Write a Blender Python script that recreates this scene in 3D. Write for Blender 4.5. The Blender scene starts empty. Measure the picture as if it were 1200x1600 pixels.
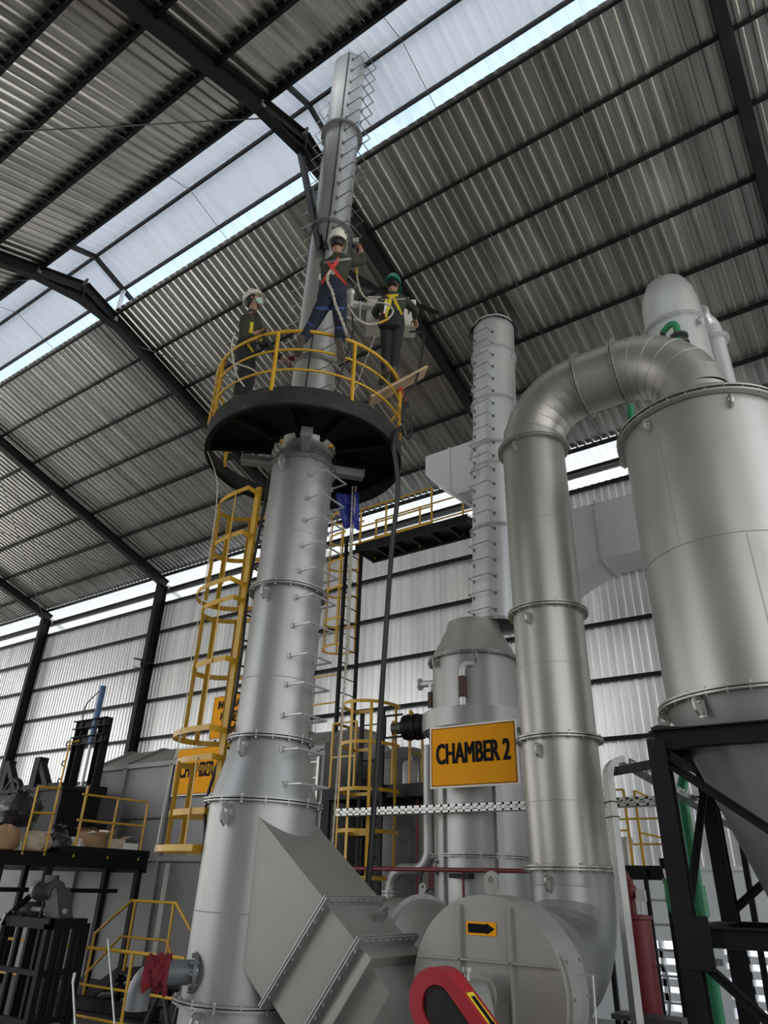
import bpy, math, random
from mathutils import Vector as V, Matrix
random.seed(7)
SC = bpy.context.scene
COL = SC.collection
# ------------------------------------------------------------------ camera, world, exposure
FPX = 1086.53
RX = V((0.82483939, -0.24862015, -0.50776766))     # rows: world x, y, z in camera (right, down, forward)
RY = V((0.56476203, 0.40387567, 0.71967235))
RZ = V((0.02614996, -0.880382, 0.47354378))
EYE = V((0, 0, 2.0))
cam_d = bpy.data.cameras.new('camera'); cam = bpy.data.objects.new('camera', cam_d); COL.objects.link(cam)
cam_d.sensor_fit = 'VERTICAL'; cam_d.sensor_height = 24.0; cam_d.lens = 24.0 * FPX / 1600.0
cam_d.clip_start = 0.05; cam_d.clip_end = 300
cam.matrix_world = Matrix(((RX[0], -RX[1], -RX[2], EYE[0]), (RY[0], -RY[1], -RY[2], EYE[1]), (RZ[0], -RZ[1], -RZ[2], EYE[2]), (0, 0, 0, 1)))
SC.camera = cam
w = bpy.data.worlds.new('world'); SC.world = w; w.use_nodes = True
nt = w.node_tree; bg = nt.nodes['Background']
tc = nt.nodes.new('ShaderNodeTexCoord'); sx = nt.nodes.new('ShaderNodeSeparateXYZ'); cr = nt.nodes.new('ShaderNodeValToRGB')
nt.links.new(tc.outputs['Generated'], sx.inputs[0]); nt.links.new(sx.outputs[2], cr.inputs[0]); nt.links.new(cr.outputs[0], bg.inputs[0])
cr.color_ramp.elements[0].position = 0.0; cr.color_ramp.elements[0].color = (0.95, 0.93, 0.88, 1)
cr.color_ramp.elements[1].position = 0.75; cr.color_ramp.elements[1].color = (0.62, 0.76, 1.0, 1)
bg.inputs[1].default_value = 2.75
def sun(name, d, strength, angle, col):
    l = bpy.data.lights.new(name, 'SUN'); l.energy = strength; l.angle = math.radians(angle); l.color = col
    o = bpy.data.objects.new(name, l); COL.objects.link(o)
    o.rotation_euler = V(d).to_track_quat('-Z', 'Y').to_euler(); return o
sun('sun', (0.35, 0.75, -1.0), 2.2, 3.0, (1.0, 0.96, 0.9))
SC.view_settings.view_transform = 'Standard'; SC.view_settings.look = 'None'
SC.view_settings.gamma = 1.0; SC.view_settings.use_curve_mapping = False
SC.view_settings.exposure = 0.0

# ------------------------------------------------------------------ sight helpers: a measured direction and a known distance give a place
def ray(px, py):
    c = V((px - 600.0, py - 800.0, FPX)); return V((RX.dot(c), RY.dot(c), RZ.dot(c))).normalized()
def atY(px, py, y): r = ray(px, py); return EYE + r * (y / r.y)
def atX(px, py, x): r = ray(px, py); return EYE + r * (x / r.x)
def atZ(px, py, z): r = ray(px, py); return EYE + r * ((z - 2.0) / r.z)
def atD(px, py, d): r = ray(px, py); return EYE + r * (d / math.hypot(r.x, r.y))

# ------------------------------------------------------------------ mesh builder
class MB:
    def __init__(s): s.v = []; s.f = []
    def add(s, vs, fs):
        b = len(s.v); s.v += [V(p) for p in vs]; s.f += [[b + i for i in f] for f in fs]; return s
    def box(s, c, size, ax=None):
        c = V(c); a = ax or (V((1, 0, 0)), V((0, 1, 0)), V((0, 0, 1)))
        h = [V(a[i]) * (size[i] / 2) for i in range(3)]
        vs = [c + h[0] * x + h[1] * y + h[2] * z for x in (-1, 1) for y in (-1, 1) for z in (-1, 1)]
        return s.add(vs, [(0, 1, 3, 2), (4, 6, 7, 5), (0, 4, 5, 1), (2, 3, 7, 6), (0, 2, 6, 4), (1, 5, 7, 3)])
    def span(s, x0, x1, y0, y1, z0, z1): return s.box(((x0 + x1) / 2, (y0 + y1) / 2, (z0 + z1) / 2), (abs(x1 - x0), abs(y1 - y0), abs(z1 - z0)))
    def frame(s, p, q, up=(0, 0, 1)):
        d = (V(q) - V(p)); L = d.length; d = d / L; up = V(up)
        if abs(d.dot(up)) > 0.98: up = V((0, 1, 0)) if abs(d.y) < 0.9 else V((1, 0, 0))
        sd = d.cross(up).normalized(); u = sd.cross(d).normalized(); return d, sd, u, L
    def bar(s, p, q, wd, h=None, up=(0, 0, 1)):
        h = h or wd; d, sd, u, L = s.frame(p, q, up)
        return s.box((V(p) + V(q)) / 2, (L, wd, h), (d, sd, u))
    def ibeam(s, p, q, wd, h, t=0.014, up=(0, 0, 1)):
        d, sd, u, L = s.frame(p, q, up); m = (V(p) + V(q)) / 2
        s.box(m + u * (h / 2 - t / 2), (L, wd, t), (d, sd, u)); s.box(m - u * (h / 2 - t / 2), (L, wd, t), (d, sd, u))
        return s.box(m, (L, t, h - 2 * t), (d, sd, u))
    def chan(s, p, q, wd, h, t=0.008, up=(0, 0, 1), flip=1):
        d, sd, u, L = s.frame(p, q, up); m = (V(p) + V(q)) / 2
        s.box(m + u * (h / 2 - t / 2), (L, wd, t), (d, sd, u)); s.box(m - u * (h / 2 - t / 2), (L, wd, t), (d, sd, u))
        return s.box(m + sd * flip * (wd / 2 - t / 2), (L, t, h - 2 * t), (d, sd, u))
    def tube(s, pts, r, n=8, closed=False, cap=True, flat=None):
        P = [V(p) for p in pts]; m = len(P); rs = r if isinstance(r, (list, tuple)) else [r] * m
        T = []
        for i in range(m):
            a = P[(i - 1) % m] if (closed or i > 0) else P[i]; b = P[(i + 1) % m] if (closed or i < m - 1) else P[i]
            T.append((b - a).normalized())
        ref = V((0, 0, 1)) if abs(T[0].z) < 0.9 else V((1, 0, 0))
        N = (ref - T[0] * ref.dot(T[0])).normalized(); rings = []
        for i in range(m):
            N = (N - T[i] * N.dot(T[i])); N = N.normalized() if N.length > 1e-6 else T[i].orthogonal().normalized()
            B = T[i].cross(N)
            k = 1.0
            if 0 < i < m - 1 or closed:
                a = (P[i] - P[(i - 1) % m]).normalized(); b = (P[(i + 1) % m] - P[i]).normalized()
                k = 1.0 / max(0.5, math.sqrt(max(0.0, (1 + a.dot(b)) / 2)))
            rings.append([P[i] + (N * math.cos(2 * math.pi * j / n) + B * math.sin(2 * math.pi * j / n)) * rs[i] for j in range(n)])
        vs = [p for g in rings for p in g]; fs = []
        for i in range(m if closed else m - 1):
            a = i * n; b = ((i + 1) % m) * n
            for j in range(n): fs.append((a + j, a + (j + 1) % n, b + (j + 1) % n, b + j))
        if cap and not closed: fs.append(tuple(range(n - 1, -1, -1))); fs.append(tuple((m - 1) * n + j for j in range(n)))
        return s.add(vs, fs)
    def cyl(s, p, q, r0, r1=None, n=24, cap=True): return s.tube([p, q], [r0, r0 if r1 is None else r1], n, cap=cap)
    def lathe(s, prof, c=(0, 0, 0), ax=(0, 0, 1), n=48, a0=0.0, a1=360.0, closed=False, ref=None):
        c = V(c); ax = V(ax).normalized(); u = V(ref) if ref else (V((1, 0, 0)) if abs(ax.x) < 0.9 else V((0, 1, 0)))
        u = (u - ax * u.dot(ax)).normalized(); v = ax.cross(u); full = abs(a1 - a0) > 359.9
        m = n if full else n + 1; k = len(prof); vs = []
        for i in range(m):
            a = math.radians(a0 + (a1 - a0) * i / n); d = u * math.cos(a) + v * math.sin(a)
            vs += [c + d * r + ax * z for r, z in prof]
        fs = []
        for i in range(n):
            a = i * k; b = ((i + 1) % m) * k
            for j in range(k if closed else k - 1):
                j2 = (j + 1) % k; fs.append((a + j, b + j, b + j2, a + j2))
        if closed and not full:
            fs.append(tuple(range(k))); fs.append(tuple((m - 1) * k + j for j in range(k - 1, -1, -1)))
        return s.add(vs, fs)
    def ring(s, c, r0, r1, h, ax=(0, 0, 1), n=48, a0=0, a1=360, ref=None):
        return s.lathe([(r0, -h / 2), (r1, -h / 2), (r1, h / 2), (r0, h / 2)], c, ax, n, a0, a1, closed=True, ref=ref)
    def disc(s, c, r, h, ax=(0, 0, 1), n=32): return s.lathe([(0.0001, -h / 2), (r, -h / 2), (r, h / 2), (0.0001, h / 2)], c, ax, n)
    def ball(s, c, r, n=16, ax=(0, 0, 1), sz=1.0):
        m = n // 2; return s.lathe([(max(1e-4, r * math.sin(math.pi * i / m)), -r * sz * math.cos(math.pi * i / m)) for i in range(m + 1)], c, ax, n)
    def prism(s, poly, vec):
        vec = V(vec); n = len(poly); P = [V(p) for p in poly]
        return s.add(P + [p + vec for p in P], [tuple(range(n - 1, -1, -1)), tuple(n + i for i in range(n))] + [(i, (i + 1) % n, n + (i + 1) % n, n + i) for i in range(n)])
    def loft(s, rings, cap=True):
        n = len(rings[0]); m = len(rings); fs = []
        for i in range(m - 1):
            for j in range(n): fs.append((i * n + j, i * n + (j + 1) % n, (i + 1) * n + (j + 1) % n, (i + 1) * n + j))
        if cap: fs.append(tuple(range(n - 1, -1, -1))); fs.append(tuple((m - 1) * n + j for j in range(n)))
        return s.add([p for g in rings for p in g], fs)
    def build(s, name, mat, parent=None, smooth=True, ang=38, fix=True):
        me = bpy.data.meshes.new(name); org = ORG.get(parent.name, V((0, 0, 0))) if parent else V((0, 0, 0))
        me.from_pydata([p - org for p in s.v], [], s.f); me.update()
        if fix:
            import bmesh
            b = bmesh.new(); b.from_mesh(me); bmesh.ops.recalc_face_normals(b, faces=b.faces); b.to_mesh(me); b.free()
        if smooth: me.shade_smooth(); me.set_sharp_from_angle(angle=math.radians(ang))
        me.materials.append(mat)
        o = bpy.data.objects.new(name, me); COL.objects.link(o)
        if parent: o.parent = parent; ORG[o.name] = org
        return o
ORG = {}
def tag(o, label, cat, group=None, kind=None):
    o['label'] = label; o['category'] = cat
    if group: o['group'] = group
    if kind: o['kind'] = kind
    return o
def thing(name, label, cat, loc=(0, 0, 0), group=None):
    o = bpy.data.objects.new(name, None); COL.objects.link(o); o.location = loc; o.empty_display_size = 0.1
    ORG[o.name] = V(loc); return tag(o, label, cat, group)
def solo(name, mb, mat, label, cat, group=None, smooth=True):
    """a thing that is one mesh: its origin sits at its base"""
    lo = [min(p[i] for p in mb.v) for i in range(3)]; hi = [max(p[i] for p in mb.v) for i in range(3)]
    base = V(((lo[0] + hi[0]) / 2, (lo[1] + hi[1]) / 2, lo[2]))
    mb.v = [p - base for p in mb.v]; o = mb.build(name, mat, None, smooth); o.location = base; return tag(o, label, cat, group)
def struct(name, mb, mat, smooth=True, ang=38, parent=None):
    o = mb.build(name, mat, parent, smooth, ang)
    if not parent: o['kind'] = 'structure'
    return o
def lift(o, label): o['label'] = label; return o
def bez(pts, n=8):
    """smooth path through points (Catmull-Rom)"""
    P = [V(p) for p in pts]; P = [P[0] * 2 - P[1]] + P + [P[-1] * 2 - P[-2]]; out = []
    for i in range(1, len(P) - 2):
        a, b, c, d = P[i - 1:i + 3]
        for k in range(n):
            t = k / n; out.append(0.5 * ((2 * b) + (c - a) * t + (2 * a - 5 * b + 4 * c - d) * t * t + (3 * b - a - 3 * c + d) * t ** 3))
    return out + [P[-2]]
def arc(c, r, u, v, a0, a1, n=12):
    c, u, v = V(c), V(u), V(v); return [c + u * (r * math.cos(math.radians(a0 + (a1 - a0) * i / n))) + v * (r * math.sin(math.radians(a0 + (a1 - a0) * i / n))) for i in range(n + 1)]
EX, EY, EZ = V((1, 0, 0)), V((0, 1, 0)), V((0, 0, 1))

# ------------------------------------------------------------------ materials
def mat(name, col, rough=0.5, metal=0.0, var=0.12, scale=(3, 3, 3), detail=4, rvar=0.1, bump=0.0, bscale=None, emit=0, spec=0.5, trans=0, dirt=0.0, dirtcol=(0.03, 0.025, 0.02), dscale=2.0):
    m = bpy.data.materials.new(name); m.use_nodes = True; n = m.node_tree.nodes; l = m.node_tree.links; b = n['Principled BSDF']
    b.inputs['Metallic'].default_value = metal; b.inputs['Roughness'].default_value = rough; b.inputs['Specular IOR Level'].default_value = spec
    t = n.new('ShaderNodeTexCoord'); mp = n.new('ShaderNodeMapping'); mp.inputs['Scale'].default_value = scale; l.new(t.outputs['Object'], mp.inputs[0])
    nz = n.new('ShaderNodeTexNoise'); nz.inputs['Scale'].default_value = 1.0; nz.inputs['Detail'].default_value = detail; l.new(mp.outputs[0], nz.inputs['Vector'])
    r = n.new('ShaderNodeValToRGB'); r.color_ramp.elements[0].position = 0.3; r.color_ramp.elements[1].position = 0.7
    r.color_ramp.elements[0].color = tuple(c * (1 - var) for c in col) + (1,); r.color_ramp.elements[1].color = tuple(min(1, c * (1 + var)) for c in col) + (1,)
    l.new(nz.outputs['Fac'], r.inputs[0]); out = r.outputs[0]
    if dirt:
        d = n.new('ShaderNodeTexNoise'); d.inputs['Scale'].default_value = dscale; d.inputs['Detail'].default_value = 7; d.inputs['Roughness'].default_value = 0.65; l.new(t.outputs['Object'], d.inputs['Vector'])
        dr = n.new('ShaderNodeValToRGB'); dr.color_ramp.elements[0].position = 0.56; dr.color_ramp.elements[1].position = 0.75
        dr.color_ramp.elements[0].color = (0, 0, 0, 1); dr.color_ramp.elements[1].color = (dirt, dirt, dirt, 1); l.new(d.outputs['Fac'], dr.inputs[0])
        mx = n.new('ShaderNodeMix'); mx.data_type = 'RGBA'; l.new(dr.outputs[0], mx.inputs[0]); l.new(out, mx.inputs[6]); mx.inputs[7].default_value = tuple(dirtcol) + (1,); out = mx.outputs[2]
    l.new(out, b.inputs['Base Color'])
    if rvar:
        mr = n.new('ShaderNodeMapRange'); mr.inputs[3].default_value = max(0.02, rough - rvar); mr.inputs[4].default_value = min(1, rough + rvar); l.new(nz.outputs['Fac'], mr.inputs[0]); l.new(mr.outputs[0], b.inputs['Roughness'])
    if bump:
        nb = n.new('ShaderNodeTexNoise'); nb.inputs['Scale'].default_value = 1.0; nb.inputs['Detail'].default_value = 3; mb_ = n.new('ShaderNodeMapping'); mb_.inputs['Scale'].default_value = bscale or scale
        l.new(t.outputs['Object'], mb_.inputs[0]); l.new(mb_.outputs[0], nb.inputs['Vector']); bp = n.new('ShaderNodeBump'); bp.inputs['Strength'].default_value = bump; bp.inputs['Distance'].default_value = 0.02
        l.new(nb.outputs['Fac'], bp.inputs['Height']); l.new(bp.outputs[0], b.inputs['Normal'])
    if trans: b.inputs['Transmission Weight'].default_value = trans
    if emit: b.inputs['Emission Color'].default_value = tuple(col) + (1,); b.inputs['Emission Strength'].default_value = emit
    return m
def translucent(name, col, thru=0.5, clear=0.0):
    m = bpy.data.materials.new(name); m.use_nodes = True; n = m.node_tree.nodes; l = m.node_tree.links; n.remove(n['Principled BSDF']); o = n['Material Output']
    d = n.new('ShaderNodeBsdfDiffuse'); tr = n.new('ShaderNodeBsdfTranslucent'); tp = n.new('ShaderNodeBsdfTransparent'); m1 = n.new('ShaderNodeMixShader'); m2 = n.new('ShaderNodeMixShader')
    t = n.new('ShaderNodeTexCoord'); mp = n.new('ShaderNodeMapping'); mp.inputs['Scale'].default_value = (6, 0.5, 0.5); nz = n.new('ShaderNodeTexNoise'); nz.inputs['Scale'].default_value = 1
    l.new(t.outputs['Object'], mp.inputs[0]); l.new(mp.outputs[0], nz.inputs['Vector']); r = n.new('ShaderNodeValToRGB'); l.new(nz.outputs['Fac'], r.inputs[0])
    r.color_ramp.elements[0].color = tuple(c * 0.82 for c in col) + (1,); r.color_ramp.elements[1].color = tuple(col) + (1,)
    l.new(r.outputs[0], d.inputs[0]); l.new(r.outputs[0], tr.inputs[0]); tp.inputs[0].default_value = (0.9, 0.95, 1, 1)
    m1.inputs[0].default_value = thru; l.new(d.outputs[0], m1.inputs[1]); l.new(tr.outputs[0], m1.inputs[2])
    m2.inputs[0].default_value = clear; l.new(m1.outputs[0], m2.inputs[1]); l.new(tp.outputs[0], m2.inputs[2]); l.new(m2.outputs[0], o.inputs[0]); return m
M = {}
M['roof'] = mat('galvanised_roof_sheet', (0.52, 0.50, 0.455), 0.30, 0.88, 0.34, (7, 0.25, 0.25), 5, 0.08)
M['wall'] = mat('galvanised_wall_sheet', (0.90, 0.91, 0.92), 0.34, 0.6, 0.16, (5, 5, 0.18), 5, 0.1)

M['poly'] = translucent('translucent_ribbed_panel', (0.42, 0.48, 0.57), 0.75, 0.12)
M['mon'] = translucent('milky_roof_panel', (0.72, 0.75, 0.77), 0.17, 0.0)
M['awning'] = translucent('white_translucent_panel', (0.64, 0.61, 0.55), 0.65, 0.04)
M['steel'] = mat('black_steel_paint', (0.010, 0.0095, 0.010), 0.55, 0.0, 0.3, (2, 2, 2), 5, dirt=0.2, dirtcol=(0.07, 0.05, 0.04), dscale=3, spec=0.2)
M['beam'] = mat('dark_grey_beam_paint', (0.018, 0.017, 0.0175), 0.55, 0.0, 0.3, (2, 2, 2), 5, dirt=0.3, dirtcol=(0.09, 0.055, 0.04), dscale=2, spec=0.22)
M['black'] = mat('black_paint', (0.006, 0.006, 0.0062), 0.5, 0.0, 0.3, (4, 4, 4), 5, spec=0.2)
M['scuffed'] = mat('scuffed_black_paint', (0.034, 0.033, 0.032), 0.6, 0.0, 0.3, (3, 3, 6), 5, dirt=0.5, dirtcol=(0.13, 0.125, 0.115), dscale=6, spec=0.2)
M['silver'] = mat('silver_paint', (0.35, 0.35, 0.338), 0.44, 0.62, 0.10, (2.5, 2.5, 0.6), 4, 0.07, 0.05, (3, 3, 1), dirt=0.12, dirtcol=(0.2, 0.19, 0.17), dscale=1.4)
M['silver_ridge_lit'] = mat('silver_paint_ridge_lit', (0.50, 0.50, 0.49), 0.40, 0.6, 0.08, (2.5, 2.5, 0.6), 4, 0.07, 0.05, (3, 3, 1), dirt=0.12, dirtcol=(0.25, 0.24, 0.22), dscale=1.4)  # same silver paint, ridge daylight on the upper stack put into the colour
M['duct'] = mat('warm_stainless', (0.45, 0.435, 0.40), 0.42, 0.72, 0.09, (2.2, 2.2, 1), 4, 0.07, 0.05, (2, 2, 2), dirt=0.12, dirtcol=(0.25, 0.23, 0.2), dscale=1.6)
M['seam'] = mat('weld_seam_grey', (0.36, 0.36, 0.35), 0.5, 0.6, 0.1)
M['lightsilver'] = mat('bright_silver_paint', (0.62, 0.63, 0.63), 0.38, 0.5, 0.05, (2, 2, 1))
M['zinc'] = mat('galvanised_steel', (0.58, 0.58, 0.55), 0.45, 0.6, 0.15, (8, 8, 3))
M['yellow'] = mat('yellow_paint', (0.60, 0.34, 0.02), 0.42, 0.0, 0.12, (4, 4, 4), 5, dirt=0.2, dirtcol=(0.25, 0.14, 0.02), dscale=6)
M['rod'] = mat('bare_steel_rod', (0.50, 0.50, 0.48), 0.4, 0.6, 0.1, (6, 6, 6))
M['darkrod'] = mat('dark_steel_rod', (0.16, 0.16, 0.16), 0.45, 0.5, 0.15, (6, 6, 6))
M['grey'] = mat('grey_panel_paint', (0.24, 0.24, 0.235), 0.5, 0.2, 0.08, (1.2, 1.2, 0.7), 5, dirt=0.25, dirtcol=(0.2, 0.18, 0.16), dscale=1.5)
M['lid'] = mat('dusty_grey_lid', (0.26, 0.245, 0.22), 0.65, 0.1, 0.15, (1.5, 1.5, 1.5), 5)
M['white'] = mat('white_plaster', (0.66, 0.67, 0.67), 0.8, 0.0, 0.05, (1, 1, 1))
M['floor'] = mat('green_grey_epoxy_floor', (0.20, 0.21, 0.19), 0.4, 0.0, 0.12, (0.6, 0.6, 0.6), 5)
M['ground'] = mat('pale_concrete', (0.62, 0.60, 0.56), 0.8, 0.0, 0.08, (0.5, 0.5, 0.5))
M['fan'] = mat('fan_grey_paint', (0.33, 0.32, 0.29), 0.42, 0.45, 0.05, (2, 2, 2), 4, dirt=0.12, dirtcol=(0.25, 0.22, 0.19), dscale=2.5)
M['dusty'] = mat('dusty_silver_paint', (0.29, 0.28, 0.255), 0.5, 0.45, 0.07, (2, 2, 2), 5, 0.05, dirt=0.25, dirtcol=(0.2, 0.175, 0.14), dscale=1.7)
M['red'] = mat('dark_red_paint', (0.36, 0.012, 0.022), 0.38, 0.0, 0.1, (3, 3, 3))
M['redpipe'] = mat('maroon_pipe_paint', (0.16, 0.015, 0.02), 0.45, 0.0, 0.15, (3, 3, 3))
M['orange'] = mat('orange_sign_vinyl', (0.88, 0.36, 0.004), 0.6, 0.0, 0.03, (2, 2, 2), spec=0.15)
M['signink'] = mat('black_sign_ink', (0.006, 0.006, 0.008), 0.6, spec=0.1)
M['signwhite'] = mat('white_sign_border', (0.8, 0.78, 0.74), 0.5)
M['pvc'] = mat('dark_grey_pvc', (0.14, 0.145, 0.15), 0.35, 0.0, 0.06)
M['green'] = mat('green_pvc', (0.02, 0.24, 0.10), 0.4, 0.0, 0.1)
M['cloth_red'] = mat('red_cloth', (0.17, 0.012, 0.016), 0.9, 0.0, 0.2, (9, 9, 9), bump=0.4)
M['wood'] = mat('raw_timber', (0.42, 0.30, 0.18), 0.75, 0.0, 0.2, (2, 14, 14), 5)
M['rope'] = mat('off_white_rope', (0.48, 0.44, 0.36), 0.9, 0.0, 0.35, (60, 60, 60))
M['rubber'] = mat('black_rubber', (0.012, 0.012, 0.013), 0.5)
M['cream'] = mat('cream_enclosure_paint', (0.70, 0.68, 0.60), 0.4, 0.0, 0.05)
M['blue'] = mat('blue_tarp', (0.02, 0.03, 0.24), 0.55, 0.0, 0.3, (12, 12, 12), bump=0.4)
M['bluepaint'] = mat('blue_cylinder_paint', (0.03, 0.10, 0.24), 0.35)
M['bag'] = mat('black_bin_bag', (0.018, 0.018, 0.019), 0.3, 0.0, 0.4, (10, 10, 10), bump=0.8, bscale=(9, 9, 9))
M['card'] = mat('brown_cardboard', (0.36, 0.22, 0.12), 0.85, 0.0, 0.15, (6, 6, 6))
M['paper'] = mat('white_paper', (0.86, 0.84, 0.79), 0.9, 0.0, 0.12, (8, 8, 8))
M['sack'] = mat('woven_sack', (0.55, 0.46, 0.34), 0.9, 0.0, 0.2, (10, 10, 10), bump=0.5)
M['rust'] = mat('rusty_wrap', (0.10, 0.06, 0.05), 0.9, 0.0, 0.5, (25, 25, 25), bump=1.0, bscale=(30, 30, 30))
M['motor'] = mat('grimy_machine_grey', (0.085, 0.08, 0.075), 0.45, 0.3, 0.3, (5, 5, 5))
M['hole'] = mat('dark_void', (0.004, 0.004, 0.004), 0.9, 0.0, 0.0, rvar=0)
M['lamp'] = mat('lamp_lens', (0.8, 0.8, 0.78), 0.2, 0.0, 0.02)
M['plastic'] = mat('clear_plastic', (0.85, 0.88, 0.88), 0.15, 0.0, 0.02, trans=0.6)
M['mesh'] = mat('black_wire', (0.03, 0.03, 0.03), 0.5)
M['skin'] = mat('skin', (0.36, 0.20, 0.13), 0.55, 0.0, 0.08, (20, 20, 20))
M['hair'] = mat('black_hair', (0.012, 0.010, 0.009), 0.6)
M['olive'] = mat('olive_work_shirt', (0.034, 0.038, 0.020), 0.85, 0.0, 0.2, (9, 9, 9), bump=0.5, bscale=(14, 14, 14))
M['navy'] = mat('blue_jeans', (0.011, 0.016, 0.033), 0.85, 0.0, 0.25, (12, 12, 12), bump=0.5, bscale=(14, 14, 14))
M['darkcloth'] = mat('black_trousers', (0.014, 0.014, 0.017), 0.85, 0.0, 0.2, (10, 10, 10), bump=0.5, bscale=(14, 14, 14))
M['boot'] = mat('worn_brown_boot', (0.075, 0.055, 0.04), 0.7, 0.0, 0.25, (12, 12, 12))
M['sole'] = mat('dusty_boot_sole', (0.11, 0.09, 0.07), 0.8, 0.0, 0.25, (30, 30, 30))
M['helmet'] = mat('cream_helmet_shell', (0.74, 0.70, 0.58), 0.35, 0.0, 0.04)
M['helmetg'] = mat('green_helmet_shell', (0.012, 0.17, 0.10), 0.3, 0.0, 0.05)
M['strap_r'] = mat('red_webbing', (0.62, 0.04, 0.03), 0.7, 0.0, 0.1)
M['strap_y'] = mat('yellow_webbing', (0.72, 0.55, 0.02), 0.7, 0.0, 0.1)
M['strap_b'] = mat('blue_webbing', (0.04, 0.07, 0.22), 0.7, 0.0, 0.1)
M['reflect'] = mat('grey_reflective_tape', (0.20, 0.20, 0.19), 0.5, 0.2)
M['mask'] = mat('pale_green_mask', (0.48, 0.66, 0.56), 0.8, 0.0, 0.05)

# ================================================================== the hall
XA, XB = -42.0, 12.0
def far_z(y): return 11.5 + 0.325 * (14.83 - y)
def near_z(y): return 14.40 - 0.40 * (5.75 - y)
def corrugated(x0, x1, p0, p1, pitch, depth, up, seams=True):
    """sheet between line p0 and line p1 (y,z), ribs running from p0 to p1, spaced along x"""
    mb = MB(); xs = []
    x = x0
    while x < x1: xs += [(x, 0), (x + pitch * 0.55, 0), (x + pitch * 0.66, 1), (x + pitch * 0.89, 1)]; x += pitch
    up = V(up); vs = []; fs = []
    for k, (px, h) in enumerate(xs):
        vs += [V((px, p0[0], p0[1])) + up * (h * depth), V((px, p1[0], p1[1])) + up * (h * depth)]
        if k: fs.append((2 * k - 2, 2 * k, 2 * k + 1, 2 * k - 1))
    mb.add(vs, fs); return mb
def sheet(name, x0, x1, p0, p1, pitch, depth, up, m):
    mb = corrugated(x0, x1, p0, p1, pitch, depth, up); o = mb.build(name, m, None, False, fix=False); o['kind'] = 'structure'; return o
SH = 0.24
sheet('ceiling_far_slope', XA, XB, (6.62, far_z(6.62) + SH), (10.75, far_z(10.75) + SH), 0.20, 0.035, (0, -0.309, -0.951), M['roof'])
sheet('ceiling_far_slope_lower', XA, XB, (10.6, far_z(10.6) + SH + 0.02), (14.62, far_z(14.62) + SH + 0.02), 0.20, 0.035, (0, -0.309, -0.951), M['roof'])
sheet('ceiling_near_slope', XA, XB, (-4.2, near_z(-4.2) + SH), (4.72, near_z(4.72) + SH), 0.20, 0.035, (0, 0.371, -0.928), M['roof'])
# raised ridge vent roof
def mon_far(y): return 15.62 - 0.36 * (y - 5.8)
def mon_near(y): return 15.62 - 0.36 * (5.8 - y)
sheet('ceiling_ridge_far', XA, XB, (5.8, mon_far(5.8)), (6.72, mon_far(6.72)), 0.25, 0.03, (0, 0.339, -0.941), M['mon'])
sheet('ceiling_ridge_near', XA, XB, (4.95, mon_near(4.95)), (5.8, mon_near(5.8)), 0.20, 0.03, (0, -0.339, -0.941), M['mon'])
sheet('window_4', XA, XB, (3.4, mon_near(3.4)), (4.95, mon_near(4.95)), 0.20, 0.03, (0, -0.339, -0.941), M['awning'])  # unseen translucent strip, added to brighten the ridge roof underside
o = sheet('window_1', XA, XB, (6.72, mon_far(6.72) - 0.01), (8.1, mon_far(8.1) - 0.01), 0.25, 0.03, (0, 0.339, -0.941), M['poly'])
# far wall: corrugated sheet above a white plastered plinth
def wall_sheet():
    mb = MB(); x = XA; P = []
    while x < XB: P += [(x, 0), (x + 0.098, 0), (x + 0.117, 1), (x + 0.157, 1)]; x += 0.1755
    vs = []; fs = []
    for k, (px, h) in enumerate(P):
        y = 14.98 - 0.028 * h; vs += [V((px, y, 2.40)), V((px, y, 10.86))]
        if k: fs.append((2 * k - 2, 2 * k - 1, 2 * k + 1, 2 * k))
    mb.add(vs, fs); o = mb.build('wall_back', M['wall'], None, False, fix=False); o['kind'] = 'structure'
wall_sheet()
mb = MB(); vents = [(-4.50, -3.86), (-3.12, -2.40)]
xs = [XA] + [v for p in vents for v in p] + [XB]
for i in range(0, len(xs), 2): mb.span(xs[i], xs[i + 1], 14.9, 15.1, 0, 2.42)
for a, b in vents: mb.span(a, b, 14.9, 15.1, 1.27, 2.42); mb.span(a, b, 14.9, 15.1, 0, 0.22)
struct('wall_back_plinth', mb, M['white'], False)
for k, (a, b) in enumerate(vents):
    mb = MB()
    for i in range(1, 5): z = 0.22 + 1.05 * i / 5; mb.span(a, b, 14.9, 15.1, z - 0.055, z + 0.055)
    mb.span((a + b) / 2 - 0.03, (a + b) / 2 + 0.03, 14.9, 15.1, 0.22, 1.27)
    struct('window_%d' % (k + 2), mb, M['white'], False)
struct('floor', MB().span(XA, XB + 6, -30, 15.1, -0.12, 0.0), M['floor'], False)
struct('ground', MB().span(XA - 20, XB + 30, 15.1, 60, -0.15, -0.02), M['ground'], False)
# added unseen wall behind the viewer: solid bay and openings shape the light
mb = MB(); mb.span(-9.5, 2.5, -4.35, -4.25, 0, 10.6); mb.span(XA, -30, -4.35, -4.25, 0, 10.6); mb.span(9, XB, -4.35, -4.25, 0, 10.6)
struct('wall_front_light_block', mb, M['roof'], False)
# canopy outside the eave: pale sheets with daylight through them
sheet('ceiling_canopy', XA, XB, (14.75, 11.93), (17.6, 11.0), 0.20, 0.03, (0, -0.31, -0.95), M['awning'])
for nm, y, z in (('trim_1', 15.05, 11.32), ): struct(nm, MB().ibeam((XA, y, z), (XB, y, z), 0.1, 0.2, 0.012), M['beam'], False)

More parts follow.
